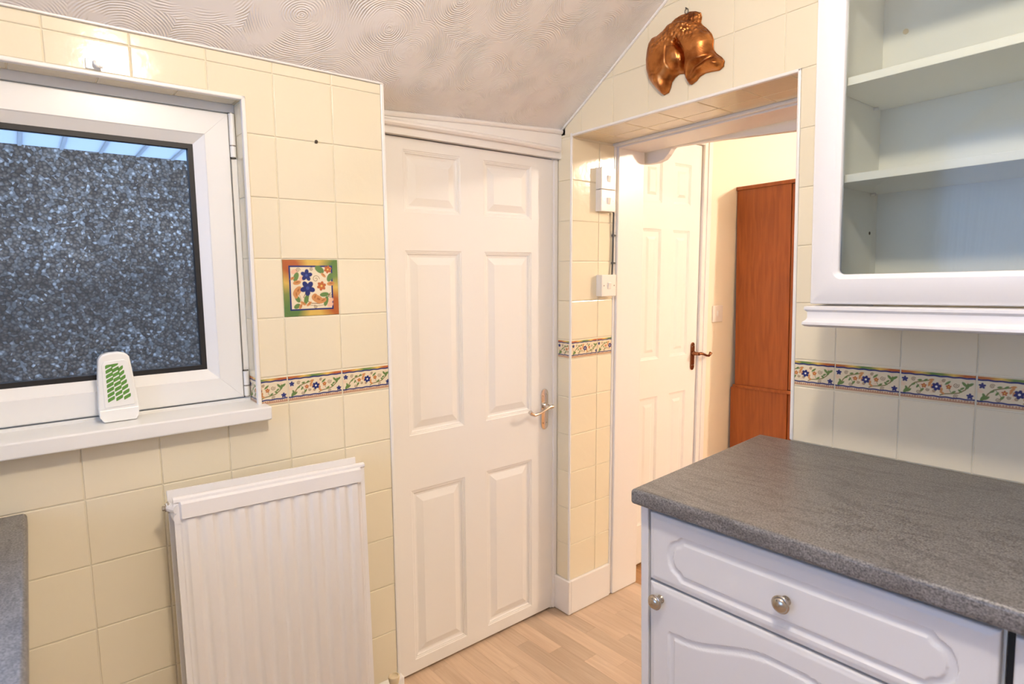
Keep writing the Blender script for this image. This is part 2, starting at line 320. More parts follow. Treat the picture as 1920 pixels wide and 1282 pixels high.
# ---------------------------------------------------------------- printed tile artwork (painted at 1 mm)
NAVY = (0.02, 0.03, 0.16); GREEN = (0.13, 0.24, 0.07); RUST = (0.50, 0.14, 0.04); TERRA = (0.62, 0.28, 0.10); GOLD = (0.78, 0.52, 0.12); BROWN = (0.22, 0.12, 0.05); FIELD = (0.80, 0.70, 0.50)
class Art:
    def __init__(s, w_, h):
        s.w, s.h = w_, h; s.U, s.V = np.meshgrid(np.arange(w_ + 1) * 1.0, np.arange(h + 1) * 1.0); s.c = np.empty(s.U.shape + (3,)); s.c[:] = FIELD
    def put(s, a, col):
        a = np.clip(a, 0, 1)[..., None]; s.c = s.c * (1 - a) + np.array(col) * a
    def disc(s, u, v, r_, col, ry=None, rot=0, al=1):
        ry = ry or r_; c_, s_ = math.cos(rot), math.sin(rot); du, dv = s.U - u, s.V - v; x = du * c_ + dv * s_; y = -du * s_ + dv * c_
        d = (1 - np.sqrt((x / r_) ** 2 + (y / ry) ** 2)) * min(r_, ry); s.put((d + 0.5) * al, col)
    def line(s, pts, wd, col, al=1):
        d = np.full(s.U.shape, 1e9)
        for (a, b_), (c_, e) in zip(pts[:-1], pts[1:]):
            ab = np.array((c_ - a, e - b_)); L2 = max(ab @ ab, 1e-9); t = np.clip(((s.U - a) * ab[0] + (s.V - b_) * ab[1]) / L2, 0, 1)
            d = np.minimum(d, np.hypot(s.U - a - t * ab[0], s.V - b_ - t * ab[1]))
        s.put((wd / 2 - d + 0.5) * al, col)
    def flower(s, u, v, r_, col, mid, n=5, rot=0.3):
        for k in range(n):
            a = rot + 2 * math.pi * k / n; s.disc(u + math.cos(a) * r_ * 0.6, v + math.sin(a) * r_ * 0.6, r_ * 0.48, col, r_ * 0.36, a)
        s.disc(u, v, r_ * 0.25, mid)
    def spiral(s, u, v, r_, col, rot=0, sgn=1, turns=1.6):
        s.line([(u + math.cos(rot + sgn * t * 2 * math.pi * turns) * r_ * (1 - t * 0.85), v + math.sin(rot + sgn * t * 2 * math.pi * turns) * r_ * (1 - t * 0.85)) for t in np.linspace(0, 1, 26)], 1.4, col, 0.9)
    def leaf(s, u, v, l, wd, rot, col):
        s.disc(u, v, l, col, wd, rot); s.line([(u - math.cos(rot) * l, v - math.sin(rot) * l), (u + math.cos(rot) * l, v + math.sin(rot) * l)], 0.7, BROWN, 0.5)
def ramp(t, cols):
    t = np.clip(t, 0, 1) * (len(cols) - 1); i = np.minimum(t.astype(int), len(cols) - 2); f = (t - i)[..., None]; c_ = np.array(cols); return c_[i] * (1 - f) + c_[i + 1] * f
def border_art():
    a = Art(149, 72); R_ = np.random.RandomState(3)
    for u, v in R_.rand(14, 2) * (149, 40) + (0, 18): a.disc(u, v, 6, (0.80, 0.60, 0.42), 4, 0.4, 0.25)
    vine = [(14, 20), (20, 32), (30, 42), (42, 46), (58, 50), (66, 53)]
    a.line(vine, 2.6, (0.24, 0.19, 0.07)); a.line([(32, 43), (42, 30), (44, 24)], 1.2, GREEN)
    vine2 = [(82, 18), (90, 22), (104, 24), (118, 27), (130, 36), (134, 50)]
    a.line(vine2, 2.6, (0.24, 0.19, 0.07)); a.line([(104, 24), (98, 36), (96, 42)], 1.2, GREEN)
    for u, v, l, w_, r_ in [(10, 20, 6, 2.6, 1.2), (17, 22, 6, 2.4, 0.6), (13, 27, 5, 2.2, 2.0), (27, 38, 4, 1.8, 0.5), (40, 49, 4, 1.8, 0.2), (52, 50, 4, 1.8, 0.6), (45, 26, 5, 2, 0.9), (36, 34, 4, 1.8, 1.0),
                            (134, 44, 6, 2.6, 1.2), (128, 48, 6, 2.4, 2.3), (139, 48, 6, 2.4, 0.6), (120, 32, 4, 2, 2.4), (108, 28, 4, 1.8, 0.6), (96, 48, 6, 2, 0.7), (124, 38, 4, 1.8, 0.6)]: a.leaf(u, v, l * 1.15, w_ * 1.25, r_, GREEN)
    for u, v, r0, s_ in [(27, 50, 5, 1), (38, 21, 5, -1), (88, 52, 4, 1), (112, 18, 5, 1), (112, 44, 6, -1), (70, 26, 4, 1), (56, 28, 4, -1)]: a.spiral(u, v, r0, BROWN, 0.5, s_)
    for u, v, r_ in [(62, 46, 0.7), (60, 41, 1.2), (64, 52, 0.2), (86, 24, -0.6), (84, 30, 1.3), (82, 38, 1.2), (65, 37, 1.4)]: a.disc(u, v, 5.5, TERRA, 2.6, r_)
    a.flower(49, 37, 5.5, RUST, GOLD); a.flower(98, 39, 5.5, RUST, GOLD); a.flower(74, 37, 9.5, NAVY, (0.9, 0.88, 0.8), 6)
    a.flower(9, 49, 6.5, NAVY, NAVY); a.flower(139, 22, 6.5, NAVY, NAVY)
    a.put(((a.V > 63.5) & (a.V < 70)) * 0.95, (0, 0, 0)); top = ramp(a.U / 149, [RUST, (0.55, 0.2, 0.06), GOLD, GREEN, (0.2, 0.28, 0.08), GOLD, RUST, RUST])
    k = ((a.V > 63.5) & (a.V < 70))[..., None]; a.c = np.where(k, top, a.c)
    wob = np.sin(a.U * 0.25) * 0.5
    a.put((2.4 - abs(a.V + wob - 62)) * 0.95, NAVY); a.put((2.3 - abs(a.V + wob - 14)), NAVY)
    k = ((a.V > 4.5) & (a.V < 12)); a.put(k * 0.8, (0.42, 0.16, 0.08)); a.put(k * (np.sin(a.U * 1.15) > 0.25) * (a.V > 7) * 0.55, FIELD)
    return a
def decor_art():
    a = Art(149, 149); d = np.minimum(np.minimum(a.U, 149 - a.U), np.minimum(a.V, 149 - a.V))
    ang = np.arctan2(a.V - 74.5, a.U - 74.5) / (2 * math.pi) % 1.0
    fr = ramp(ang, [GOLD, (0.2, 0.30, 0.08), GREEN, GOLD, GOLD, RUST, RUST, GOLD, (0.25, 0.30, 0.08), GREEN, GREEN, GOLD, GOLD, RUST, RUST, GOLD])
    a.c = np.where((d < 16)[..., None], fr * (0.9 + 0.1 * np.sin(d * 1.5))[..., None], a.c); a.put((2.6 - abs(d - 17.5)), NAVY); a.put((1.2 - abs(d - 0.3)) * 0.5, GREEN)
    for u, v in [(30, 118), (50, 100), (125, 40), (124, 28)]: a.disc(u, v, 10, (0.82, 0.50, 0.34), 7, 0.4, 0.4)
    a.line([(64, 72), (52, 50), (70, 34), (95, 32), (115, 44), (126, 60)], 2, BROWN); a.line([(40, 60), (46, 40), (60, 30), (90, 26), (110, 28)], 1, BROWN)
    for u, v, l, w_, r_ in [(98, 123, 12, 7, -0.6), (126, 102, 11, 6, 1.1), (34, 104, 11, 5.5, 1.2), (36, 46, 9, 5, 2.1), (59, 44, 11, 5, 1.3), (109, 56, 11, 5, 0.1), (113, 38, 12, 5, 1.3), (34, 27, 8, 5, 0.5), (62, 58, 8, 4, 1.8)]: a.leaf(u, v, l * 1.15, w_ * 1.2, r_, GREEN)
    for u, v, l, w_, r_ in [(36, 89, 9, 4.5, 0.2), (36, 66, 13, 7, 0.9), (32, 58, 9, 5, 1.6), (90, 44, 15, 8, -0.5), (104, 40, 9, 5, 0.4), (82, 50, 8, 6, 1.2), (128, 85, 9, 4.5, 0.1), (24, 100, 5, 3, 0.5), (50, 34, 7, 3, -0.6), (43, 26, 6, 3, 1.1), (66, 32, 7, 3, 0.7), (108, 108, 7, 3, 2.4)]: a.disc(u, v, l * 1.2, TERRA, w_ * 1.25, r_); a.disc(u + 1, v + 1, l * 0.6, (0.40, 0.15, 0.05), w_ * 0.35, r_)
    a.flower(64, 74, 19, NAVY, (0.05, 0.08, 0.3), 5, 0.9); a.flower(62, 108, 15, NAVY, (0.05, 0.08, 0.3), 5, 0.2); a.flower(102, 79, 12, RUST, GOLD, 6); a.flower(121, 123, 10, RUST, GOLD, 6)
    a.spiral(87, 98, 10, BROWN, 0, 1, 1.4); a.spiral(40, 122, 6, BROWN); a.spiral(76, 124, 5, BROWN, 1); a.spiral(126, 52, 6, BROWN, 2); a.spiral(84, 24, 5, BROWN, 2)
    return a
def print_mesh(art, a0, a1, A, B, Nn, key):
    """part of the print from column a0 to a1 (mm), as a real tile with a domed edge, origin at the tile centre"""
    k = ('print', key, a0, a1, A, B, Nn)
    if k in MC: return MC[k]
    c_ = art.c[:, a0:a1 + 1]; h, w_ = c_.shape[:2]; A_, B_, N_ = Vector(A), Vector(B), Vector(Nn)
    vs = []; fs = []; cols = []
    for i in range(h):
        for j in range(w_):
            e = min(i, j, h - 1 - i, w_ - 1 - j); n = -0.0014 if e == 0 else (-0.0003 if e == 1 else 0)
            vs.append(A_ * ((j - (w_ - 1) / 2) * 0.001) + B_ * ((i - (h - 1) / 2) * 0.001) + N_ * n)
    flip = A_.cross(B_).dot(N_) < 0
    for i in range(h - 1):
        for j in range(w_ - 1):
            q = (i * w_ + j, i * w_ + j + 1, (i + 1) * w_ + j + 1, (i + 1) * w_ + j); fs.append(q[::-1] if flip else q)
    cols = c_.reshape(-1, 3)
    ring = [(0, 0), (w_ - 1, 0), (w_ - 1, h - 1), (0, h - 1)]; n0 = len(vs)
    for j, i in ring: vs.append(A_ * ((j - (w_ - 1) / 2) * 0.001) + B_ * ((i - (h - 1) / 2) * 0.001) + N_ * -0.006)
    cols = np.vstack([cols, np.array([FIELD] * 4)])
    for q in range(4):
        (j0, i0), (j1, i1) = ring[q], ring[(q + 1) % 4]; f = (n0 + q, n0 + (q + 1) % 4, i1 * w_ + j1, i0 * w_ + j0); fs.append(f[::-1] if flip else f)
    me = bpy.data.meshes.new('printed_tile'); me.from_pydata(vs, [], fs); me.materials.append(M['print'])
    ca = me.color_attributes.new('print', 'FLOAT_COLOR', 'POINT'); buf = np.ones((len(vs), 4), np.float32); buf[:, :3] = cols; ca.data.foreach_set('color', buf.ravel())
    MC[k] = me; return me
BART = border_art(); DART = decor_art()
def border_tile(parent, a0, a1, b0, b1, frame, cut='right'):
    O, A, B, Nn = frame; w_ = int(round((a1 - a0) * 1000)) - 3
    if w_ < 8: return
    w_ = min(w_, 149); s0 = 0 if cut == 'right' else 149 - w_
    me = print_mesh(BART, s0, s0 + w_, A, B, Nn, 'border')
    org = Vector(O) + (a0 + a1) / 2 * Vector(A) + (b0 + b1) / 2 * Vector(B)
    return link('border_tile', me, org, parent, False)

# ---------------------------------------------------------------- dimensions
T = 0.1515; YE = -0.8116; XL = -0.0627; XR = 0.8065; ZT = 1.8954; RD = 0.2435; JD = 0.41
def row(k, s=1.0):
    z = 0.9 + k * 0.152 if k <= 1 else 0.9 + 0.152 + 0.0751 + (k - 2) * 0.152
    return 0.9 + (z - 0.9) * s
def ceil_z(x, y):
    t = min(max((y + 0.8) / 0.8, 0), 1); e = 1.9175 + (2.0 - 1.9175) * t; f = 1.878 + (1.925 - 1.878) * t
    if x < 0.026: return f + (e - f) * (x + 0.10) / 0.126
    return min(e + 0.632 * (x - 0.026), 2.46)

# ================================================================ THE SETTING
# floor: concrete base plus pale laminate strips
fl = build('floor', G().box(-0.3, 3.0, -3.3, JD, -0.05, -0.004), 'floor', kind='structure')
hf = build('floor', G().box(-0.3, 3.0, JD, 3.4, -0.06, -0.004), 'hallfloor', kind='structure', label='orange wooden floor of the hall beyond the opening')
r0 = -1.75; rw = 0.063; k = 0
while r0 < JD - 0.001:
    r1 = min(r0 + rw, JD); x = -0.2 - random.random() * 0.3
    while x < 1.3:
        ln = random.choice([0.27, 0.34, 0.41, 0.5]); a, b_ = max(x, -0.2), min(x + ln, 1.3)
        if b_ - a > 0.02: build('floor_plank', G().box(a + 0.0002, b_ - 0.0002, r0 + 0.0002, r1 - 0.0002, -0.006, 0.0), 'floor', fl)
        x += ln
    r0 += rw
x = -0.3; 
for j in range(12):
    boxobj('floor_plank', (-0.3, 1.5, JD + j * 0.11, JD + (j + 1) * 0.11 - 0.001, -0.008, 0.0), 'hallfloor', hf)

# left (window) wall substrate with window opening
WY0, WY1, WZ0, WZ1 = -2.17, -1.186, 1.045, 1.815
g = G(); gx = -0.0025
g.box(-0.25, gx, -3.3, WY0, 0, 2.0).box(-0.25, gx, WY1, YE, 0, 1.93).box(-0.25, gx, WY0, WY1, 0, WZ0).box(-0.25, gx, WY0, WY1, WZ1, 2.0)
wl = build('wall_left', g, 'grout', lean=True, kind='structure')
FL = ((0, 0, 0), (0, 1, 0), (0, 0, 1), (1, 0, 0))
yj = -0.9596
rows = [(0.14, row(-4))] + [(row(k), row(k + 1)) for k in range(-4, 7)] + [(row(7), 1.9155)]
cols = [(yj, YE - 0.003)] + [(yj - (j + 1) * T, yj - j * T) for j in range(0, 12)]
for (z0, z1) in rows:
    isb = abs(z1 - z0 - 0.0751) < 1e-3 and abs(z0 - 1.052) < 1e-3
    for (y0, y1) in cols:
        # window cut
        segs = [(y0, y1, z0, z1)]
        if z1 > WZ0 and z0 < WZ1 and y0 < WY1 + 0.006:
            segs = []
            if y1 > WY1 + 0.008: segs.append((WY1 + 0.006, y1, z0, z1))
            if y0 < WY0: pass
            if z0 < WZ0 - 0.02 and y0 < WY1: segs.append((y0, min(y1, WY1 + 0.006), z0, WZ0 - 0.012))
            if z1 > WZ1 + 0.02 and y0 < WY1: segs.append((y0, min(y1, WY1 + 0.006), WZ1 + 0.006, z1))
        if y0 < WY1 < y1 - 0.01 and not isb and z0 < WZ1 < z1:      # one tile notched round the window corner
            q = 0.00125; tile(wl, [(WY1 + 0.006, z0 + q), (y1 - q, z0 + q), (y1 - q, z1 - q), (y0 + q, z1 - q), (y0 + q, WZ1 + 0.006), (WY1 + 0.006, WZ1 + 0.006)], FL); continue
        if y0 < WY1 < y1 - 0.01 and not isb and z0 < WZ0 < z1:
            q = 0.00125; tile(wl, [(y0 + q, z0 + q), (y1 - q, z0 + q), (y1 - q, z1 - q), (WY1 + 0.006, z1 - q), (WY1 + 0.006, WZ0 - 0.012), (y0 + q, WZ0 - 0.012)], FL); continue
        if z0 > WZ1 or z1 < WZ0: segs = [(y0, y1, z0, z1)]
        for a0, a1, b0, b1 in segs:
            if a1 - a0 < 0.012 or b1 - b0 < 0.012: continue
            if isb and b1 - b0 > 0.07:
                border_tile(wl, a0, a1, b0, b1, FL, 'left' if y1 - y0 > a1 - a0 + 0.01 else 'right'); continue
            if abs(y1 - (yj - 0)) < 1e-4 and abs(z0 - row(3)) < 1e-3:
                me = print_mesh(DART, 0, 149, FL[1], FL[2], FL[3], 'decor')
                o = link('decor_tile', me, Vector((0, (a0 + a1) / 2, (b0 + b1) / 2)), wl, False); continue
            tile(wl, rect(a0, a1, b0, b1), FL)
# trims on the left wall: end edge, top edge, window surround
boxobj('edge_trim', (-0.02, 0.0025, YE - 0.004, YE + 0.006, 0.135, 1.925), 'white_trim', wl, bevel=0.002)
boxobj('edge_trim', (-0.02, 0.004, -2.6, YE + 0.004, 1.9155, 1.922), 'white_trim', wl, bevel=0.002)
boxobj('edge_trim', (-0.012, 0.003, WY1 - 0.003, WY1 + 0.007, WZ0 + 0.01, WZ1 + 0.007), 'white_trim', wl, bevel=0.003)
boxobj('edge_trim', (-0.012, 0.003, WY0, WY1 + 0.007, WZ1 - 0.003, WZ1 + 0.007), 'white_trim', wl, bevel=0.003)
# window reveal tiles (side and head)
FS = ((0, WY1 - 0.002, 0), (1, 0, 0), (0, 0, 1), (0, -1, 0)); FH = ((0, 0, WZ1 - 0.002), (0, 1, 0), (1, 0, 0), (0, 0, -1))
for (z0, z1) in rows:
    if z1 <= WZ0 + 0.01 or z0 >= WZ1: continue
    z0, z1 = max(z0, WZ0 + 0.015), min(z1, WZ1 - 0.004)
    if abs(z0 - 1.06) < 0.02 and z1 - z0 < 0.08: border_tile(wl, -0.066, -0.011, z0, z1, FS)
    else: tile(wl, rect(-0.066, -0.011, z0, z1), FS)
for j in range(7):
    tile(wl, rect(yj - (j + 2) * T - 0.06, yj - (j + 1) * T - 0.06 if j else WY1 - 0.006, -0.066, -0.011), FH)
# skirting with rounded end
boxobj('skirting_board', (-0.02, 0.018, -1.66, YE + 0.012, 0.0, 0.138), 'gloss', wl, bevel=0.006, seg=3)

# window
win = thing('window_1', (-0.08, (WY0 + WY1) / 2, WZ0), lean=True, kind='structure')
SY0, SY1, SZ0, SZ1 = WY0 + 0.018, -1.2045, 1.0725, 1.789
g = G()
for b_ in [(-0.13, -0.068, WY0, WY1, WZ0 + 0.008, SZ0 - 0.004), (-0.13, -0.068, WY0, WY1, SZ1 + 0.004, WZ1), (-0.13, -0.068, SY1 + 0.004, WY1, SZ0 - 0.004, SZ1 + 0.004), (-0.13, -0.068, WY0, SY0 - 0.004, SZ0 - 0.004, SZ1 + 0.004)]: g.box(*b_)
build('outer_frame', g, 'upvc', win, bevel=0.002)
def sash_bar(p0, p1, name='sash_bar'):
    """mitred bar along the outer edge p0->p1, profile running towards the inside"""
    prof = [(0.0, -0.12), (0.0, -0.064), (0.003, -0.0605), (0.056, -0.0605), (0.058, -0.063), (0.079, -0.080), (0.081, -0.082), (0.081, -0.12)]
    vs = []; n = len(prof); d = Vector(p1) - Vector(p0); L_ = d.length; d.normalize(); inw = Vector((-d.y, d.x))
    for e, s_ in ((Vector(p0), 1), (Vector(p1), -1)):
        for w_, dep in prof: q = e + inw * w_ + d * (w_ * s_); vs.append((dep, q.x, q.y))
    fs = [(i, (i + 1) % n, n + (i + 1) % n, n + i) for i in range(n)] + [tuple(range(n)), tuple(range(2 * n - 1, n - 1, -1))]
    return build(name, G().add(vs, fs), 'upvc', win)
e = 0.0003
sash_bar((SY0, SZ0), (SY1, SZ0)); sash_bar((SY1, SZ0 + e), (SY1, SZ1 - e)); sash_bar((SY1, SZ1), (SY0, SZ1)); sash_bar((SY0, SZ1 - e), (SY0, SZ0 + e))
g = G(); a, c_ = 0.080, 0.0915
for b_ in [(SY0 + a, SY1 - a, SZ0 + a, SZ0 + c_), (SY0 + a, SY1 - a, SZ1 - c_, SZ1 - a), (SY0 + a, SY0 + c_, SZ0 + c_, SZ1 - c_), (SY1 - c_, SY1 - a, SZ0 + c_, SZ1 - c_)]: g.box(-0.10, -0.081, *b_)
build('glazing_gasket', g, 'black', win)
boxobj('glass_pane', (-0.098, -0.094, SY0 + 0.085, SY1 - 0.085, SZ0 + 0.085, SZ1 - 0.085), 'glass', win)
for z0, z1 in ((1.685, 1.790), (1.075, 1.14)):
    h = build('hinge', G().tube([(-0.064, -1.1965, z0), (-0.064, -1.1965, z1)], 0.007, 12), 'upvc', win, smooth='auto')
    boxobj('hinge_gap', (-0.0675, -0.0660, -1.2035, -1.1895, z0 - 0.003, z1 + 0.003), 'dark', h)
    build('hinge_pin', G().tube([(-0.064, -1.1965, z0 - 0.002), (-0.064, -1.1965, z1 + 0.002)], 0.0045, 10), 'steel', h)
    build('hinge_ring', G().tube([(-0.064, -1.1965, z0 + 0.026), (-0.064, -1.1965, z0 + 0.029)], 0.0075, 12), 'steel', h)
boxobj('window_sill', (-0.075, 0.045, WY0 - 0.03, -1.168, 1.026, 1.0605), 'upvc', win, bevel=0.004, seg=3)

# recessed door in the left wall
DX = -0.14
def panel_door(name, x, y0, y1, z0, z1, cols_, rows_, thick, label=None):
    d = thing(name, (x, (y0 + y1) / 2, z0), lean=True, kind='structure')
    ys = sorted({y0, y1, *[c for q in cols_ for c in q]}); zs = sorted({z0, z1, *[c for q in rows_ for c in q]})
    g = G()
    for i in range(len(ys) - 1):
        for j in range(len(zs) - 1):
            if any(abs(ys[i] - q[0]) < 1e-6 for q in cols_) and any(abs(zs[j] - q[0]) < 1e-6 for q in rows_): continue
            g.add([(x, ys[i], zs[j]), (x, ys[i + 1], zs[j]), (x, ys[i + 1], zs[j + 1]), (x, ys[i], zs[j + 1])], [(0, 1, 2, 3)])
    g.box(x - thick, x - 0.012, y0, y1, z0, z1)
    for b_ in [(y0, y0 + 0.002, z0, z1), (y1 - 0.002, y1, z0, z1), (y0, y1, z0, z0 + 0.002), (y0, y1, z1 - 0.002, z1)]: g.box(x - 0.013, x - 0.0001, *b_)
    build('door_leaf', g, 'door', d)
    prof = [(0, 0), (0.003, -0.002), (0.006, -0.0022), (0.007, -0.004), (0.011, -0.0045), (0.012, -0.007), (0.016, -0.009), (0.022, -0.0095), (0.045, -0.0025), (0.047, -0.002)]
    for q in cols_:
        for r_ in rows_:
            vs = []; fs = []
            for o_, dep in prof: vs += [(x + dep, q[0] + o_, r_[0] + o_), (x + dep, q[1] - o_, r_[0] + o_), (x + dep, q[1] - o_, r_[1] - o_), (x + dep, q[0] + o_, r_[1] - o_)]
            for l in range(len(prof) - 1):
                for s_ in range(4): fs.append((l * 4 + s_, l * 4 + (s_ + 1) % 4, l * 4 + 4 + (s_ + 1) % 4, l * 4 + 4 + s_))
            n = (len(prof) - 1) * 4; fs.append((n, n + 1, n + 2, n + 3)); build('door_panel', G().add(vs, fs), 'door', d)
    return d
d1 = panel_door('door_1', DX, -0.785, -0.031, 0.008, 1.815, [(-0.672, -0.452), (-0.355, -0.133)], [(0.052, 0.662), (0.852, 1.464), (1.585, 1.780)], 0.036)
boxobj('door_jamb', (-0.175, DX - 0.002, -0.030, 0.004, 0, 1.84), 'gloss', d1, bevel=0.002)
boxobj('door_stop', (-0.16, DX + 0.004, -0.020, 0.0, 0, 1.83), 'gloss', d1, bevel=0.003)
# lever handle
def lever(parent, x, y, z, m, s=1.0, flip=1):
    pl = [( -0.019, -0.085), (0.019, -0.085), (0.019, 0.083), (-0.019, 0.083)]
    poly = []
    for t in np.linspace(-math.pi, 0, 9): poly.append((0.0165 * math.cos(t) * -1 if 0 else 0.0185 * math.cos(t), -0.060 + 0.022 * math.sin(t)))
    for t in np.linspace(0, math.pi, 9): poly.append((0.0185 * math.cos(t), 0.060 + 0.022 * math.sin(t)))
    h = thing('door_handle', (x, y, z), parent=parent)
    O = (x, y, z - 0.015); p = build('backplate', G().prism([(a * s, b_ * s) for a, b_ in poly], O, (0, 1, 0), (0, 0, 1), (1, 0, 0), -0.001, 0.005), m, h, bevel=0.002)
    g = G().tube([(x, y, z), (x + 0.042, y, z)], [0.010, 0.0085], 14)
    g.lathe([(0.0125, 0), (0.0125, 0.008), (0.009, 0.012)], (x + 0.004, y, z), (1, 0, 0), 16)
    pts = [(x + 0.042, y + flip * 0.006, z + 0.001), (x + 0.045, y - flip * 0.010, z + 0.003), (x + 0.047, y - flip * 0.035, z - 0.004), (x + 0.047, y - flip * 0.062, z - 0.014), (x + 0.046, y - flip * 0.088, z - 0.018), (x + 0.044, y - flip * 0.104, z - 0.011), (x + 0.044, y - flip * 0.112, z - 0.002)]
    g.tube([(px, y + (py - y) * s, z + (pz - z) * s) for px, py, pz in pts], [0.0085, 0.0075, 0.0062, 0.0058, 0.0062, 0.0072, 0.0085], 12)
    build('lever', g, m, h, smooth='auto')
    for sy, sz in ((-0.009, -0.07), (0.009, -0.07), (-0.009, 0.04), (0.009, 0.045)): build('screw', G().lathe([(0.0028, 0), (0.0024, 0.001)], (x + 0.005, y + sy * s, z + sz * s), (1, 0, 0), 8), 'steel', h)
    return h
lever(d1, DX, -0.068, 0.868, 'chrome', 1.0, 1)
# lintel above the recessed door
t1 = build('trim_1', G().add([(DX - 0.03, -0.80, 1.818), (DX - 0.03, 0.0, 1.818), (DX - 0.03, 0.0, 1.99), (DX - 0.03, -0.80, 1.95), (-0.118, -0.80, 1.818), (-0.118, 0.0, 1.818), (-0.118, 0.0, 1.99), (-0.118, -0.80, 1.95)],
          [(0, 1, 2, 3), (4, 7, 6, 5), (0, 4, 5, 1), (3, 2, 6, 7), (1, 5, 6, 2), (0, 3, 7, 4)]), 'gloss', lean=True, kind='structure')
def strip(pts, prof, m, parent, name='moulding'):
    """profile (n out along +x, z offset) swept along y"""
    vs = []; n = len(prof)
    for y, x, z in pts: vs += [(x + a, y, z + b_) for a, b_ in prof]
    fs = []
    for i in range(len(pts) - 1):
        for k_ in range(n): fs.append((i * n + k_, i * n + (k_ + 1) % n, (i + 1) * n + (k_ + 1) % n, (i + 1) * n + k_))
    fs += [tuple(range(n)), tuple((len(pts) - 1) * n + k_ for k_ in range(n - 1, -1, -1))]
    return build(name, G().add(vs, fs), m, parent, smooth='auto')
rnd = [(0.0, -0.008), (0.006, -0.007), (0.010, -0.003), (0.011, 0.002), (0.008, 0.007), (0.0, 0.009)]
strip([(-0.80, -0.119, 1.869), (-0.4, -0.119, 1.895), (0.0, -0.119, 1.916)], rnd, 'gloss', t1)
strip([(-0.80, -0.119, 1.850), (-0.55, -0.119, 1.852), (-0.3, -0.119, 1.853), (-0.02, -0.119, 1.850)], [(0, -0.012), (0.012, -0.010), (0.017, -0.004), (0.017, 0.002), (0.008, 0.008), (0, 0.011)], 'gloss', t1)

# pillar between the recessed door and the opening
g = G().box(-0.2, XL - 0.0025, 0.0025, JD, 0, ZT + 0.1)
wp = build('wall_pillar', g, 'grout', lean=True, kind='structure')
FN = ((0, 0, 0), (1, 0, 0), (0, 0, 1), (0, -1, 0)); FR = ((XL, 0, 0), (0, 1, 0), (0, 0, 1), (1, 0, 0))
prow = [(0.142, row(-4))] + [(row(k), row(k + 1)) for k in range(-4, 7)]
for z0, z1 in prow:
    b = abs(z0 - 1.052) < 1e-3
    z1_ = min(z1, ZT - 0.004)
    for a0, a1, F in ((-0.135, XL - 0.005, FN), (0.005, 0.1515, FR), (0.1515, RD - 0.004, FR)):
        if b: border_tile(wp, a0, a1, z0, z1, F)
        else: tile(wp, rect(a0, a1, z0, z1_), F)
tile(wp, rect(-0.135, XL - 0.005, ZT - 0.002, 1.905), FN)
boxobj('corner_trim', (XL - 0.0075, XL + 0.002, -0.0025, 0.006, 0.14, 1.905), 'white_trim', wp, bevel=0.003)
boxobj('rear_trim', (XL - 0.003, XL + 0.003, RD - 0.006, RD + 0.008, 0.0, ZT), 'white_trim', wp, bevel=0.002)
boxobj('skirting_board', (-0.1445, XL + 0.010, -0.010, 0.004, 0, 0.142), 'gloss', wp, bevel=0.003)
boxobj('skirting_board', (XL - 0.004, XL + 0.010, 0.0042, RD - 0.007, 0, 0.142), 'gloss', wp, bevel=0.003)
boxobj('door_lining', (XL - 0.05, XL + 0.012, RD + 0.008, JD + 0.004, 0, ZT), 'gloss', wp, bevel=0.004)

# back wall (fish and cabinets) with the opening
SB = 1.0129
g = G().box(XR - 0.0, 3.0, 0.0025, 0.4, 0, 2.6).box(-0.3, XR, 0.0025, 0.4, ZT + 0.0025, 2.6)
wb = build('wall_back', g, 'grout', kind='structure')
FB = ((0, 0, 0), (1, 0, 0), (0, 0, 1), (0, -1, 0))
brow = [(row(k, SB), row(k + 1, SB)) for k in range(0, 12)]; xj = 0.9201
bcol = [(xj + k * T, xj + (k + 1) * T) for k in range(-8, 9)]
cz0, cs = ceil_z(0.026, 0.0) - 0.006, 0.632           # sloping ceiling line on this wall
for z0, z1 in brow:
    isb = abs(z0 - row(1, SB)) < 1e-4
    for x0, x1 in bcol:
        parts = []
        if z1 <= ZT + 0.01:
            if x1 > XR: parts.append((max(x0, XR + 0.006), x1, z0, min(z1, 2.45)))
        elif z0 < ZT:
            parts = [(x0, min(x1, XR + 0.006), ZT + 0.005, z1)] if x0 < XR else [(x0, x1, z0, z1)]
            if x0 < XR < x1: parts.append((XR + 0.006, x1, z0, z1))
        else: parts = [(x0, x1, z0, z1)]
        for a0, a1, b0, b1 in parts:
            if a1 - a0 < 0.01: continue
            if isb: border_tile(wb, a0, a1, b0, b1, FB, 'left' if a1 - a0 < T - 0.01 else 'right'); continue
            p = rect(a0, a1, b0, b1); p = clip(p, (-cs, 1, cz0 - cs * 0.026)); p = clip(p, (-1, 0, 0.075)); p = clip(p, (0, 1, 2.455))
            if len(p) >= 3 and area(p) > 3e-4: tile(wb, p, FB)
xx = XR; ztr = ZT
boxobj('opening_trim', (XR - 0.002, XR + 0.007, -0.003, 0.02, 0.902, ZT + 0.007), 'white_trim', wb, bevel=0.003)
boxobj('opening_trim', (-0.045, XR + 0.007, -0.003, 0.012, ZT - 0.002, ZT + 0.007), 'white_trim', wb, bevel=0.003)
# white bead along the sloping ceiling line
g = G().tube([(x, -0.002, ceil_z(x, 0) - 0.004) for x in np.linspace(-0.098, 0.72, 24)], 0.005, 8)
build('ceiling_bead', g, 'white_trim', wb, smooth=True)
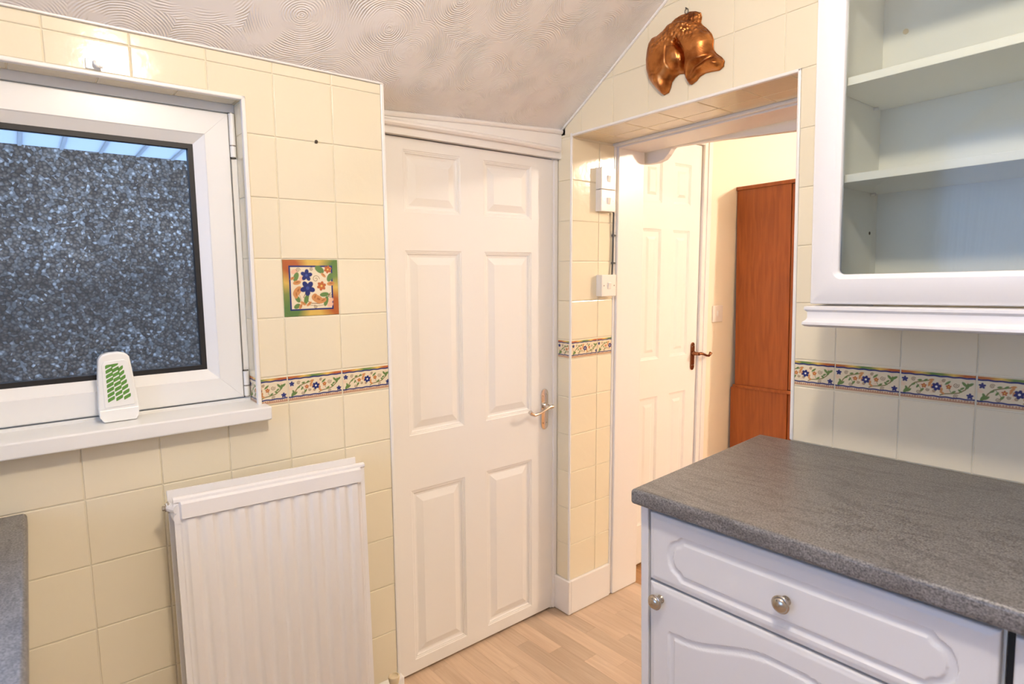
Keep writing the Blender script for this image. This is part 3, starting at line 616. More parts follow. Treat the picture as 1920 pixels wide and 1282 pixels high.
# soffit of the opening: tiles, white strip, painted head
FU = ((0, 0, ZT), (1, 0, 0), (0, 1, 0), (0, 0, -1))
for k_ in range(-2, 5):
    x0, x1 = 0.195 + k_ * 0.1455, 0.195 + (k_ + 1) * 0.1455; x0, x1 = max(x0, -0.044), min(x1, XR - 0.003)
    if x1 - x0 < 0.02: continue
    tile(wb, rect(x0, x1, 0.01, 0.137), FU); tile(wb, rect(x0, x1, 0.137, 0.232), FU)
boxobj('head_trim', (-0.06, XR, 0.232, 0.252, ZT - 0.010, ZT + 0.002), 'white_trim', wb, bevel=0.003)
boxobj('head_lining', (-0.08, XR, 0.252, JD + 0.004, ZT - 0.016, ZT + 0.01), 'gloss', wb, bevel=0.003)
boxobj('side_lining', (XR - 0.004, XR + 0.01, 0.01, JD + 0.004, 0.0, ZT), 'gloss', wb)
# shaped board behind the head, its end lobed
pts = [(-0.16, 1.93), (-0.16, 1.845), (-0.08, 1.845), (-0.03, 1.838), (0.01, 1.837), (0.045, 1.845), (0.066, 1.862), (0.080, 1.880), (0.092, 1.887), (0.30, 1.874), (0.58, 1.850), (0.95, 1.835), (0.95, 1.93)]
build('trim_2', G().prism(pts, (0, 0, 0), (1, 0, 0), (0, 0, 1), (0, 1, 0), 0.445, 0.475), 'gloss', kind='structure', bevel=0.003, label='white shaped board with a lobed end across the head of the opening')

# ceiling sheet
xs = list(np.linspace(-0.14, 0.026, 5)) + list(np.linspace(0.06, 0.95, 22)) + [1.2, 1.6, 2.2, 3.05]; ys = [-3.35, -2.6, -1.9, -1.3, -0.95] + list(np.linspace(-0.8, 0.02, 12))
Pm = np.array([[(x, y, ceil_z(x, min(y, 0)) - (0 if x > -0.0 else 0)) for y in ys] for x in xs])
g = G().grid(Pm); top = Pm.copy(); top[..., 2] += 0.06; g.grid(top)
ce = build('ceiling', g, 'artex', smooth=True, kind='structure')
me = ce.data
boxobj('ceiling', (-0.3, 3.0, JD - 0.02, 3.4, 2.36, 2.45), 'plaster', kind='structure', label='plain ceiling of the hall beyond the opening')
boxobj('ceiling', (-0.32, 3.1, -3.4, 0.42, 2.6, 2.66), 'plaster', kind='structure', label='outer roof deck above the kitchen ceiling')
boxobj('wall_left', (-0.32, -0.10, YE - 0.3, JD, 1.96, 2.66), 'plaster', kind='structure', label='upper wall above the recessed door')
boxobj('wall_left', (-0.32, -0.26, -3.4, YE - 0.3, 1.90, 2.66), 'plaster', kind='structure', label='upper wall above the window')
boxobj('wall_left', (-0.36, -0.21, YE, JD, 0, 2.0), 'plaster', kind='structure', label='wall behind the recessed door')

# remaining kitchen shell (beside and behind the camera)
boxobj('wall_right', (3.0, 3.1, -3.4, 3.5, 0, 2.62), 'plaster', kind='structure')
RW0, RW1, RZ0, RZ1 = 0.35, 2.05, 0.95, 2.2
g = G().box(-0.3, RW0, -3.4, -3.3, 0, 2.6).box(RW1, 3.1, -3.4, -3.3, 0, 2.6).box(RW0, RW1, -3.4, -3.3, 0, RZ0).box(RW0, RW1, -3.4, -3.3, RZ1, 2.6)
build('wall_rear', g, 'plaster', kind='structure')
w2 = thing('window_2', ((RW0 + RW1) / 2, -3.35, RZ0), kind='structure')
g = G()
for b_ in [(RW0, RW0 + 0.06, RZ0, RZ1), (RW1 - 0.06, RW1, RZ0, RZ1), (1.17, 1.23, RZ0, RZ1), (RW0, RW1, RZ0, RZ0 + 0.06), (RW0, RW1, RZ1 - 0.06, RZ1)]: g.box(b_[0], b_[1], -3.37, -3.32, b_[2], b_[3])
build('window_frame', g, 'upvc', w2); boxobj('glass_pane', (RW0 + 0.05, RW1 - 0.05, -3.348, -3.344, RZ0 + 0.05, RZ1 - 0.05), 'glass', w2)
n = 60; Pm = np.array([[(RW0 - 0.02 + (0.62) * i / n * (0.75 + 0.25 * z / 1.3), -3.26 + 0.018 * math.sin(i * 1.3) * (1.1 - z / 1.6), RZ0 - 0.02 + z) for z in np.linspace(0, 1.22, 12)] for i in range(n + 1)])
build('curtain', G().grid(Pm), 'voile', smooth=True, label='sheer white voile curtain at the rear window behind the camera', cat='curtain')

# hall shell and its door
HX = DX
boxobj('wall_left', (-0.26, HX - 0.012, JD + 0.0, 3.4, 0, 2.4), 'hallwall', lean=True, kind='structure', label='cream hall wall beside the hall door')
boxobj('wall_back', (-0.3, 3.1, 3.3, 3.4, 0, 2.45), 'hallwall', kind='structure', label='cream far wall of the hall')
d2 = panel_door('door_2', HX, 0.43, 0.96, 0.012, 1.985, [(0.522, 0.655), (0.742, 0.876)], [(0.20, 0.806), (0.984, 1.580), (1.698, 1.886)], 0.006)
lever(d2, HX, 0.925, 0.985, 'brass', 0.85, -1)
g = G().box(HX - 0.015, HX + 0.014, 0.963, 1.028, 0, 2.05).box(HX - 0.015, HX + 0.014, 0.41, 0.963, 1.988, 2.05)
t3 = build('trim_3', g, 'gloss', lean=True, kind='structure', bevel=0.003)
g = G().box(HX - 0.012, HX + 0.019, 0.990, 1.024, 0, 2.045); build('architrave_bead', g, 'gloss', t3, bevel=0.004)

# outside the window: pebbledash neighbour wall, translucent roof sheets, ground
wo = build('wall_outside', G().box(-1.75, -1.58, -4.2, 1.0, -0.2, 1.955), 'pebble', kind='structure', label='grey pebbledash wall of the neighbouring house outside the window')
boxobj('floor', (-1.6, -0.26, -4.2, 1.0, -0.25, -0.1), 'concrete', kind='structure', label='concrete side passage outside the window')
rf = thing('passage_roof', (-1.1, -1.5, 1.955), label='pale translucent ribbed roof sheets on top of the pebbledash wall outside the window', cat='roof')
for j in range(-14, 12):
    y0 = -1.59 + j * 0.1362
    boxobj('roof_sheet', (-1.80, -0.95, y0 + 0.006, y0 + 0.130, 1.956, 1.960), 'roofsheet', rf)
    boxobj('roof_rib', (-1.80, -0.95, y0 - 0.006, y0 + 0.006, 1.950, 1.968), 'roofsheet', rf)

# ================================================================ THINGS
# radiator
rad = thing('radiator', (0.07, -1.18, 0.16), label='white double panel radiator standing against the cream tiled wall under the window sill', cat='radiator')
def rad_panel(x, y0, y1, z0, z1, face):
    ny = 14 * 12; Y = np.linspace(y0, y1, ny + 1); zz = [z0, z0 + 0.004, z0 + 0.030, z0 + 0.045, z1 - 0.068, z1 - 0.058, z1 - 0.0515, z1 - 0.051, z1 - 0.048, z1 - 0.045, z1 - 0.018, z1 - 0.014, z1 - 0.010, z1 - 0.004, z1]
    P = np.zeros((len(Y), len(zz), 3)); nr = 12; pitch = (y1 - y0 - 0.03) / nr
    for i, y in enumerate(Y):
        ph = ((y - y0 - 0.015) / pitch) % 1.0; inn = 0.012 < y - y0 < (y1 - y0) - 0.012
        fl_ = 0.0
        if inn: fl_ = 0.5 - 0.5 * math.cos(2 * math.pi * ph); fl_ = min(1, fl_ * 1.7)
        for j, z in enumerate(zz):
            tz = z1 - z; k_ = 0.0
            if 0.045 + z0 <= z <= z1 - 0.0579: k_ = 1.0
            elif z1 - 0.0516 <= z <= z1 - 0.0514: k_ = 0.6
            d = (0.0062 * fl_) * k_ + (0.0 if inn else -0.002)
            if z1 - 0.0481 <= z <= z1 - 0.0139 and 0.012 < y - y0 < y1 - y0 - 0.012: d = 0.0105
            if z > z1 - 0.011: d = 0.002 if z < z1 - 0.003 else -0.002
            P[i, j] = (x + d * face, y, z + 0.014 * (y1 - y) / (y1 - y0))
    Q = P.copy(); Q[..., 0] = x - 0.008 * face
    g = G().grid(P).grid(Q); n, m = len(Y), len(zz); o = n * m
    for j in range(m - 1): g.f += [(j, j + 1, o + j + 1, o + j), ((n - 1) * m + j, (n - 1) * m + j + 1, o + (n - 1) * m + j + 1, o + (n - 1) * m + j)]
    for i in range(n - 1): g.f += [(i * m, (i + 1) * m, o + (i + 1) * m, o + i * m), (i * m + m - 1, (i + 1) * m + m - 1, o + (i + 1) * m + m - 1, o + i * m + m - 1)]
    return build('radiator_panel', g, 'rad', rad, smooth='auto')
rad_panel(0.100, -1.412, -0.951, 0.17, 0.879, 1)
rad_panel(0.050, -1.416, -0.957, 0.17, 0.886, -1)
g = G()
for yy in (-1.40, -0.975):
    for zz in (0.20, 0.845): build('header_pipe', G().tube([(0.05, yy, zz), (0.10, yy, zz)], 0.014, 12), 'rad', rad, smooth='auto')
g = G().add([(0.06, -1.405, 0.874), (0.094, -1.405, 0.872), (0.094, -0.965, 0.862), (0.06, -0.965, 0.862), (0.06, -1.405, 0.868), (0.094, -1.405, 0.866), (0.094, -0.965, 0.856), (0.06, -0.965, 0.856)], [(0, 1, 2, 3), (7, 6, 5, 4), (0, 4, 5, 1), (1, 5, 6, 2), (2, 6, 7, 3), (3, 7, 4, 0)])
build('top_channel', g, 'rad', rad)
g = G().lathe([(0.013, 0), (0.013, 0.004), (0.009, 0.004), (0.009, 0.009), (0.0055, 0.009), (0.0055, 0.014)], (0.070, -1.416, 0.866), (0, -1, 0), 6)
build('bleed_valve', g, 'nickel', rad, label='bright metal bleed valve')
g = G().tube([(0.066, -1.418, 0.866), (0.100, -1.404, 0.866)], 0.010, 12); build('boss', g, 'rad', rad)
# bracket into the wall
for yy in (-1.30, -1.09): build('wall_bracket', G().box(0.0, 0.045, yy, yy + 0.03, 0.25, 0.80), 'rad', rad)
# pipe valve
va_ = thing('radiator_valve', (0.055, -0.868, 0.10), label='small brass radiator valve with cream plastic cap on pipe below the tiles', cat='valve')
build('valve_cap', G().lathe([(0.0105, 0), (0.012, 0.010), (0.0165, 0.030), (0.0175, 0.036), (0.0165, 0.040), (0.0135, 0.041), (0.0125, 0.0375)], (0.055, -0.868, 0.162), (0, 0, 1), 20), 'cap', va_, smooth='auto')
build('valve_body', G().tube([(0.055, -0.868, 0.10), (0.055, -0.868, 0.163)], 0.0125, 14).tube([(0.055, -0.868, 0.135), (0.072, -0.948, 0.19)], 0.010, 12).lathe([(0.016, 0), (0.016, 0.012)], (0.060, -0.892, 0.152), (0.2, -0.8, 0.45), 6), 'nickel', va_, smooth='auto')
build('supply_pipe', G().tube([(0.055, -0.868, 0.0), (0.055, -0.868, 0.102)], 0.0075, 12), 'gloss', va_, smooth='auto')

# air freshener on the sill
fz = 1.0615; fy = -1.4855; fx = -0.022
af = thing('air_freshener', (fx - 0.015, fy, fz), label='white plastic air freshener with slanted green slots on the window sill', cat='air freshener')
def outline(k=1.0, top=1.0, off=0.0):
    base = [(-0.030, 0.0), (0.032, 0.0), (0.0385, 0.010), (0.040, 0.034), (0.036, 0.075), (0.0315, 0.120), (0.0285, 0.146), (0.022, 0.155), (0.008, 0.1585), (-0.010, 0.158), (-0.024, 0.1545), (-0.0315, 0.144), (-0.0345, 0.110), (-0.037, 0.065), (-0.0385, 0.033), (-0.037, 0.012)]
    p = base[:]; q = inset(p, off) if off else p; return q
build('case', G().prism(outline(), (fx, fy, fz), (0, 1, 0), (0, 0, 1), (1, 0, 0), -0.030, 0.0), 'fresh', af, bevel=0.004, seg=3)
pl = [(-0.027, 0.034), (0.031, 0.036), (0.0255, 0.136), (0.018, 0.141), (-0.022, 0.139), (-0.0265, 0.130)]
build('front_panel', G().prism(pl, (fx, fy, fz), (0, 1, 0), (0, 0, 1), (1, 0, 0), 0.0, 0.0022), 'fresh', af, bevel=0.0008)
g = G()
for c_ in range(3):
    for r_ in range(8):
        hh = 0.0105; z = 0.046 + r_ * 0.0109 + c_ * 0.0012; sh = -0.0006 * r_ * c_
        y0 = -0.0200 + c_ * 0.0152 + sh + (0.0006 if c_ else 0); y1 = y0 + 0.0136 - 0.0006 * (r_ if c_ == 2 else 0)
        if r_ == 7 and c_ == 2: continue
        poly = [(y0, z), (y0 + 0.003, z + 0.0012), (y1 - 0.001, z + 0.0062), (y1, z + 0.0092), (y1, z + 0.0142 if r_ < 7 else z + 0.0100), (y1 - 0.003, z + 0.0132 if r_ < 7 else z + 0.0098), (y0 + 0.0025, z + 0.0090), (y0, z + 0.0068)]
        g.prism(poly, (fx, fy, fz), (0, 1, 0), (0, 0, 1), (1, 0, 0), 0.002, 0.0024)
build('gel_slots', g, 'gel', af, label='green gel showing through slanted slots', kind='stuff')
build('base_lip', G().prism([(-0.0375, 0.012), (-0.030, 0.001), (0.032, 0.001), (0.038, 0.012), (0.039, 0.030), (-0.038, 0.029)], (fx, fy, fz), (0, 1, 0), (0, 0, 1), (1, 0, 0), 0.0, 0.003), 'fresh', af, bevel=0.0015)

# hook above the window
hk = thing('wall_hook', (0.003, -1.484, 1.826), lean=True, label='small clear white adhesive hook on the tiles above the window', cat='hook')
boxobj('base_plate', (0.0005, 0.004, -1.497, -1.470, 1.824, 1.845), 'hook', hk, bevel=0.0015)
build('hook_arm', G().tube([(0.004, -1.481, 1.840), (0.012, -1.481, 1.838), (0.014, -1.481, 1.832), (0.013, -1.476, 1.828), (0.011, -1.468, 1.829)], 0.003, 8), 'hook', hk, smooth=True)
o = build('wall_plug', G().lathe([(0.0045, 0), (0.0045, 0.002), (0.002, 0.004)], (0.0, -1.006, 1.737), (1, 0.1, 0), 7).box(0.0, 0.003, -1.010, -1.004, 1.732, 1.737), 'plug', lean=True); tag(o, 'tiny dark wall plug left in the tiles above the decorated tile', 'wall plug')
# blob of filler beside left counter
# switches on the reveal
def switch(y0, z0, s, d, parent_t, kind='rocker'):
    build('back_box', G().box(XL, XL + d - 0.008, y0 + 0.001, y0 + s - 0.001, z0 + 0.001, z0 + s - 0.001), 'switch', parent_t)
    p = build('face_plate', G().box(XL + d - 0.008, XL + d, y0, y0 + s, z0, z0 + s), 'switch', parent_t, bevel=0.003)
    build('rocker', G().add([(XL + d, y0 + s * .40, z0 + s * .34), (XL + d, y0 + s * .60, z0 + s * .34), (XL + d, y0 + s * .60, z0 + s * .64), (XL + d, y0 + s * .40, z0 + s * .64), (XL + d + .002, y0 + s * .41, z0 + s * .36), (XL + d + .002, y0 + s * .59, z0 + s * .36), (XL + d + .006, y0 + s * .59, z0 + s * .62), (XL + d + .006, y0 + s * .41, z0 + s * .62)],
          [(0, 1, 5, 4), (1, 2, 6, 5), (2, 3, 7, 6), (3, 0, 4, 7), (4, 5, 6, 7)]), 'switch', p)
    for q in (0.15, 0.85): build('screw', G().lathe([(0.003, 0), (0.0028, 0.001)], (XL + d, y0 + s * q, z0 + s * .5), (1, 0, 0), 10), 'steel', p)
s1 = thing('light_switch', (XL, 0.175, 1.707), lean=True, label='upper of the two stacked white light switches high in the tiled reveal', cat='switch', group='stacked switches'); switch(0.132, 1.709, 0.084, 0.030, s1)
s2 = thing('light_switch', (XL, 0.175, 1.625), lean=True, label='lower of the two stacked white light switches, grey cable below it', cat='switch', group='stacked switches'); switch(0.132, 1.6245, 0.084, 0.030, s2)
s3 = thing('light_switch', (XL, 0.185, 1.292), lean=True, label='single white light switch at the bottom end of the grey cable', cat='switch'); switch(0.141, 1.293, 0.086, 0.030, s3)
cb = thing('cable', (XL, 0.232, 1.37), lean=True, label='dark grey cable clipped to the tiles between the light switches', cat='cable')
build('cable_run', G().tube([(XL + 0.012, 0.212, 1.640), (XL + 0.010, 0.228, 1.622), (XL + 0.007, 0.230, 1.54), (XL + 0.007, 0.229, 1.43), (XL + 0.008, 0.226, 1.385), (XL + 0.012, 0.219, 1.372)], 0.0042, 10), 'cable', cb, smooth=True)
for z in (1.535, 1.425): build('cable_clip', G().tube([(XL + 0.0065, 0.230, z - 0.004), (XL + 0.0065, 0.230, z + 0.004)], 0.0065, 10).lathe([(0.003, 0), (0.003, 0.006)], (XL + 0.008, 0.237, z), (1, 0, 0), 8), 'cable', cb)
s4 = thing('light_switch', (HX, 1.155, 1.126), lean=True, label='cream light switch on the hall wall between hall door and wooden cupboard', cat='switch')
boxobj('face_plate', (HX - 0.013, HX - 0.003, 1.108, 1.194, 1.126, 1.212), 'switch', s4, bevel=0.003)
boxobj('rocker', (HX - 0.004, HX + 0.001, 1.142, 1.160, 1.156, 1.184), 'switch', s4, bevel=0.001)

# copper fish mould
FO = [(0.464, 2.158), (0.441, 2.159), (0.42, 2.156), (0.405, 2.148), (0.385, 2.133), (0.363, 2.125), (0.344, 2.125), (0.328, 2.109), (0.32, 2.084), (0.316, 2.058), (0.318, 2.026), (0.328, 1.997), (0.344, 1.975), (0.366, 1.951), (0.379, 1.94), (0.397, 1.943), (0.404, 1.957), (0.408, 1.971), (0.421, 1.983), (0.437, 1.989), (0.453, 1.986), (0.461, 1.979), (0.466, 1.963), (0.473, 1.95), (0.481, 1.946), (0.497, 1.952), (0.509, 1.962), (0.529, 1.967), (0.553, 1.965), (0.574, 1.962), (0.588, 1.969), (0.59, 1.982), (0.581, 1.995), (0.564, 2.01), (0.555, 2.023), (0.552, 2.036), (0.554, 2.052), (0.547, 2.071), (0.532, 2.09), (0.515, 2.107), (0.51, 2.115), (0.513, 2.131), (0.51, 2.143), (0.492, 2.153), (0.472, 2.159)]
def segd(X, Z, pts, closed=False):
    d = np.full(X.shape, 1e9); q = pts + [pts[0]] if closed else pts
    for (a, b_), (c_, e_) in zip(q[:-1], q[1:]):
        vx, vz = c_ - a, e_ - b_; t = np.clip(((X - a) * vx + (Z - b_) * vz) / (vx * vx + vz * vz + 1e-12), 0, 1); d = np.minimum(d, np.hypot(X - a - t * vx, Z - b_ - t * vz))
    return d
def inside(X, Z, pts):
    r_ = np.zeros(X.shape, bool); n = len(pts)
    for i in range(n):
        (a, b_), (c_, e_) = pts[i], pts[(i + 1) % n]; k_ = ((b_ > Z) != (e_ > Z)) & (X < (c_ - a) * (Z - b_) / (e_ - b_ + 1e-12) + a); r_ ^= k_
    return r_
st = 0.0025; xs = np.arange(0.308, 0.600, st); zs = np.arange(1.932, 2.168, st); X, Z = np.meshgrid(xs, zs, indexing='ij')
def sdf(X, Z): return np.where(inside(X, Z, FO), 1, -1) * segd(X, Z, FO, True)
Dm = sdf(X, Z)
for it in range(3):          # pull the rim cells onto the outline
    gx_ = (sdf(X + 1e-4, Z) - sdf(X - 1e-4, Z)) / 2e-4; gz_ = (sdf(X, Z + 1e-4) - sdf(X, Z - 1e-4)) / 2e-4
    k_ = (Dm < 0) & (Dm > -1.5 * st) if it == 0 else k_
    n_ = np.maximum(gx_ ** 2 + gz_ ** 2, 0.3); d_ = sdf(X, Z); X = X - np.where(k_, d_ * gx_ / n_, 0); Z = Z - np.where(k_, d_ * gz_ / n_, 0)
D = np.maximum(sdf(X, Z), 0); D[k_] = 0
H = 0.034 * np.sqrt(np.clip(1 - (1 - np.clip(D / 0.036, 0, 1)) ** 2, 0, 1)) + 0.010 * np.clip(D / 0.05, 0, 1)
dors = [(0.395, 2.134), (0.41, 2.139), (0.431, 2.137), (0.452, 2.133), (0.482, 2.122), (0.512, 2.111)]
finz = np.interp(X, [p[0] for p in dors], [p[1] for p in dors]); fin = 1 / (1 + np.exp(-(Z - finz) / 0.0018)) * (X > 0.38) * (X < 0.53)
H = H * (1 - 0.55 * fin) + 0.0012 * fin * np.sin((X * 0.8 + Z * 0.5) * 900) * (D > 0.002)
cr = [(0.447, 2.074), (0.46, 2.056), (0.47, 2.036), (0.473, 2.014), (0.466, 1.995), (0.459, 1.984)]
H *= 1 - 0.55 * np.exp(-(segd(X, Z, cr) / 0.0065) ** 2)
pec = [(0.415, 2.069), (0.442, 2.065), (0.458, 2.048), (0.46, 2.022), (0.45, 1.999), (0.426, 1.997), (0.413, 2.022)]
pd = np.where(inside(X, Z, pec), segd(X, Z, pec, True), 0); H += 0.006 * np.clip(pd / 0.02, 0, 1)
H *= 1 - 0.07 * np.exp(-(segd(X, Z, pec, True) / 0.003) ** 2) * (D > 0.004)
tail = [(0.560, 2.000), (0.530, 1.992), (0.505, 1.985), (0.485, 1.965)]
H *= 1 - 0.30 * np.exp(-(segd(X, Z, tail) / 0.008) ** 2)
tm = np.clip((X - 0.47) / 0.03, 0, 1) * np.clip((2.06 - Z) / 0.03, 0, 1); H += 0.0010 * tm * np.sin((X + 1.3 * Z) * 700) * (D > 0.003)
H += 0.004 * np.exp(-((X - 0.364) ** 2 + (Z - 1.983) ** 2) / 0.00003) - 0.004 * np.exp(-(segd(X, Z, [(0.395, 2.01), (0.375, 1.998), (0.352, 2.004)]) / 0.0025) ** 2)
H += 0.0008 * np.clip((2.12 - Z) / 0.03, 0, 1) * np.clip((0.42 - X) / 0.03, 0, 1) * np.sin(Z * 1100) * (abs(segd(X, Z, [(0.385, 2.08), (0.365, 2.03), (0.372, 1.98)])) < 0.004)
ok = (Dm > 0) | k_; H = np.where(D <= 0, 0, np.maximum(H, 0.0008))
idx = -np.ones(X.shape, int); vs = []; fs = []
for i, j in zip(*np.where(ok)): idx[i, j] = len(vs); vs.append((X[i, j], -0.003 - H[i, j], Z[i, j]))
for i in range(X.shape[0] - 1):
    for j in range(X.shape[1] - 1):
        q = [idx[i, j], idx[i + 1, j], idx[i + 1, j + 1], idx[i, j + 1]]
        if min(q) >= 0 and max(D[i, j], D[i + 1, j], D[i + 1, j + 1], D[i, j + 1]) > 0: fs.append(tuple(q))
        elif sum(k >= 0 for k in q) == 3 and max(D[i, j], D[i + 1, j], D[i + 1, j + 1], D[i, j + 1]) > 0: fs.append(tuple(k for k in q if k >= 0))
fish = thing('fish_mould', (0.45, -0.003, 1.94), label='curved copper fish mould hanging on the cream tiles above the opening', cat='fish mould')
fb = build('fish_body', G().add(vs, fs), 'copper', fish, smooth=True)
rim = [(x, -0.0035, z) for x, z in FO + FO[:1]]; build('rolled_rim', G().tube(rim, 0.0016, 6), 'copper', fish, smooth=True)
build('hanging_ring', G().tube([(0.461 + 0.006 * math.cos(t), -0.004, 2.165 + 0.008 * math.sin(t)) for t in np.linspace(0, 2 * math.pi, 14)], 0.0013, 6).tube([(0.461, -0.001, 2.173), (0.461, -0.009, 2.174)], 0.0018, 6), 'cable', fish)

# worktops
def worktop(name, poly, z0, z1, round_edges, r_, m, **t):
    """polygon counter-clockwise; edges in round_edges get a rolled top edge"""
    g = G(); n = len(poly); steps = [(0.0, 0)] + [(r_ * (1 - math.cos(a)), r_ * math.sin(a)) for a in np.linspace(0, math.pi / 2, 7)][0:]
    def off(d):
        out = []
        for i in range(n):
            p0, p1, p2 = Vector(poly[i - 1]), Vector(poly[i]), Vector(poly[(i + 1) % n]); e1 = (p1 - p0).normalized(); e2 = (p2 - p1).normalized()
            n1 = Vector((-e1.y, e1.x)); n2 = Vector((-e2.y, e2.x)); d1 = d if (i - 1) % n in round_edges else 0; d2 = d if i in round_edges else 0
            A_ = Matrix(((n1.x, n1.y), (n2.x, n2.y)))
            v = A_.inverted() @ Vector((d1, d2)) if abs(A_.determinant()) > 1e-4 else n1 * d1; out.append(p1 + v)
        return out
    loops = [(r_, z0)] + [(r_ * (1 - math.sin(a)), z0 + r_ * (1 - math.cos(a))) for a in np.linspace(0, math.pi / 2, 6)][1:] + [(r_ * (1 - math.cos(a)), z1 - r_ + r_ * math.sin(a)) for a in np.linspace(0, math.pi / 2, 7)]
    vs = []; 
    for d, z in loops: vs += [(p.x, p.y, z) for p in off(d)]
    fs = [tuple(range(n - 1, -1, -1)), tuple((len(loops) - 1) * n + k_ for k_ in range(n))]
    for l in range(len(loops) - 1):
        for i in range(n): fs.append((l * n + i, l * n + (i + 1) % n, (l + 1) * n + (i + 1) % n, (l + 1) * n + i))
    return build(name, g.add(vs, fs), m, smooth='auto', **t)
worktop('worktop', [(0.760, -0.630), (2.60, -0.630), (2.60, -0.001), (0.712, -0.001)], 0.863, 0.900, {0, 3}, 0.009, 'slate', label='grey slate effect worktop on the white base units, its end jutting into the opening', cat='worktop')
worktop('worktop', [(0.004, -3.28), (0.74, -3.28), (0.74, -1.673), (0.004, -1.666)], 0.863, 0.900, {1, 2}, 0.009, 'slate', label='grey slate effect worktop end at the bottom left, beneath the window sill', cat='worktop')

# routed cabinet fronts: heightfield with a moulded groove following an outline
def front(name, x0, x1, z0, z1, yf, shape, parent, st=0.003, thick=0.018, m='cab'):
    nx = int((x1 - x0) / st); nz = int((z1 - z0) / st)
    def ax(a, b_, n): 
        c_ = np.linspace(a, b_, n + 1); return np.array(sorted(set([a, a + 0.0007, a + 0.002, a + 0.004, b_ - 0.004, b_ - 0.002, b_ - 0.0007, b_] + list(c_[(c_ > a + 0.005) & (c_ < b_ - 0.005)]))))
    xs, zs = ax(x0, x1, nx), ax(z0, z1, nz); X, Z = np.meshgrid(xs, zs, indexing='ij')
    d = np.where(inside(X, Z, shape), 1, -1) * segd(X, Z, shape, True)
    prof_d = [-0.02, -0.0005, 0.0016, 0.005, 0.011, 0.0135, 0.0155, 0.018, 1]; prof_h = [0, 0, -0.0042, -0.0052, -0.0046, -0.0040, -0.0004, 0.0, 0.0]
    h = np.interp(d, prof_d, prof_h)
    e_ = np.minimum(np.minimum(X - x0, x1 - X), np.minimum(Z - z0, z1 - Z)); h += np.interp(e_, [0, 0.0007, 0.002, 0.004, 0.007, 0.010, 0.0115], [-0.006, -0.0038, -0.0026, -0.0021, -0.0016, -0.0003, 0.0])
    P = np.stack([X, yf - h, Z], -1); g = G().grid(P); Q = P.copy(); Q[..., 1] = yf + thick; n_, m_ = X.shape
    bx = [(x0, yf + thick, z0), (x1, yf + thick, z0), (x1, yf + thick, z1), (x0, yf + thick, z1)]
    s0 = len(g.v); g.v += bx
    g.f += [(s0, s0 + 1, s0 + 2, s0 + 3)]
    g.f.append(tuple([j for j in range(m_)] + [s0 + 3, s0])); g.f.append(tuple([(n_ - 1) * m_ + j for j in range(m_ - 1, -1, -1)] + [s0 + 1, s0 + 2]))
    g.f.append(tuple([i * m_ for i in range(n_ - 1, -1, -1)] + [s0, s0 + 1])); g.f.append(tuple([i * m_ + m_ - 1 for i in range(n_)] + [s0 + 2, s0 + 3]))
    o = build(name, g, m, parent, smooth='auto'); return o
def drawer_shape(x0, x1, zc, hh):
    half = [(0.0, 0.0), (0.004, 0.018), (0.011, 0.031), (0.020, 0.037), (0.027, 0.040), (0.032, 0.046), (0.037, hh)]
    L_ = [(x0 + a, zc + b_) for a, b_ in half]; R2 = [(x1 - a, zc + b_) for a, b_ in half[::-1]]
    R3 = [(x1 - a, zc - b_) for a, b_ in half[1:]]; L4 = [(x0 + a, zc - b_) for a, b_ in half[::-1][:-1]]
    return L_ + R2 + R3 + L4
def door_shape(x0, x1, z0, z1, rise):
    n = 28; top = []
    for k_ in range(n + 1):
        u = k_ / n; s_ = min(u, 1 - u) * 2; sm = np.clip((s_ - 0.10) / 0.80, 0, 1); top.append((x0 + (x1 - x0) * u, z1 + rise * (3 * sm ** 2 - 2 * sm ** 3)))
    r_ = 0.008; return [(x0, z0 + r_), (x0, z1 - r_)] + [(x0 + r_ * 0.5, z1 - 0.001)] + top[1:-1] + [(x1 - r_ * .5, z1 - 0.001), (x1, z1 - r_), (x1, z0 + r_), (x1 - r_, z0), (x0 + r_, z0)]
def knob(x, z, yf, parent):
    k_ = build('knob', G().lathe([(0.0095, 0), (0.0085, 0.002), (0.0055, 0.006), (0.0052, 0.012), (0.009, 0.015), (0.0145, 0.018), (0.0165, 0.0205), (0.0168, 0.0225), (0.0155, 0.024), (0.0148, 0.0242), (0.0142, 0.0262), (0.0115, 0.0292), (0.0065, 0.0315), (0.0015, 0.0322)], (x, yf + 0.0005, z), (0, -1, 0), 32), 'nickel', parent, smooth='auto', label='satin nickel knob'); return k_
def base_unit(x0, w_, label, endpanel=False, st=0.003):
    u = thing('base_cabinet', (x0 + w_ / 2, -0.3, 0), label=label, cat='cabinet')
    g = G().box(x0, x0 + 0.016, -0.575, -0.004, 0.10, 0.861).box(x0 + w_ - 0.016, x0 + w_, -0.575, -0.004, 0.10, 0.861).box(x0, x0 + w_, -0.575, -0.004, 0.10, 0.116).box(x0, x0 + w_, -0.012, -0.004, 0.1, 0.861)
    build('carcass', g, 'carc', u)
    boxobj('plinth', (x0, x0 + w_, -0.53, -0.515, 0.0, 0.10), 'cab', u)
    xa, xb = x0 + 0.003, x0 + w_ - 0.003 - 0.0
    dr = front('drawer_front', xa, xb, 0.692, 0.846, -0.600, drawer_shape(xa + 0.046, xb - 0.046, 0.762, 0.050), u, st)
    knob((xa + xb) / 2 - 0.0, 0.766, -0.600, dr)
    dn = front('door', xa, xb, 0.105, 0.686, -0.600, door_shape(xa + 0.050, xb - 0.050, 0.165, 0.591, 0.052), u, st)
    knob(xa + 0.030, 0.655, -0.600, dn)
    return u
base_unit(0.783, 0.624, 'white base cabinet with routed drawer front and arched door, two satin knobs visible', st=0.0021)
base_unit(1.417, 0.60, 'white base cabinet at the right edge of the photo, beyond the dark gap', st=0.005)
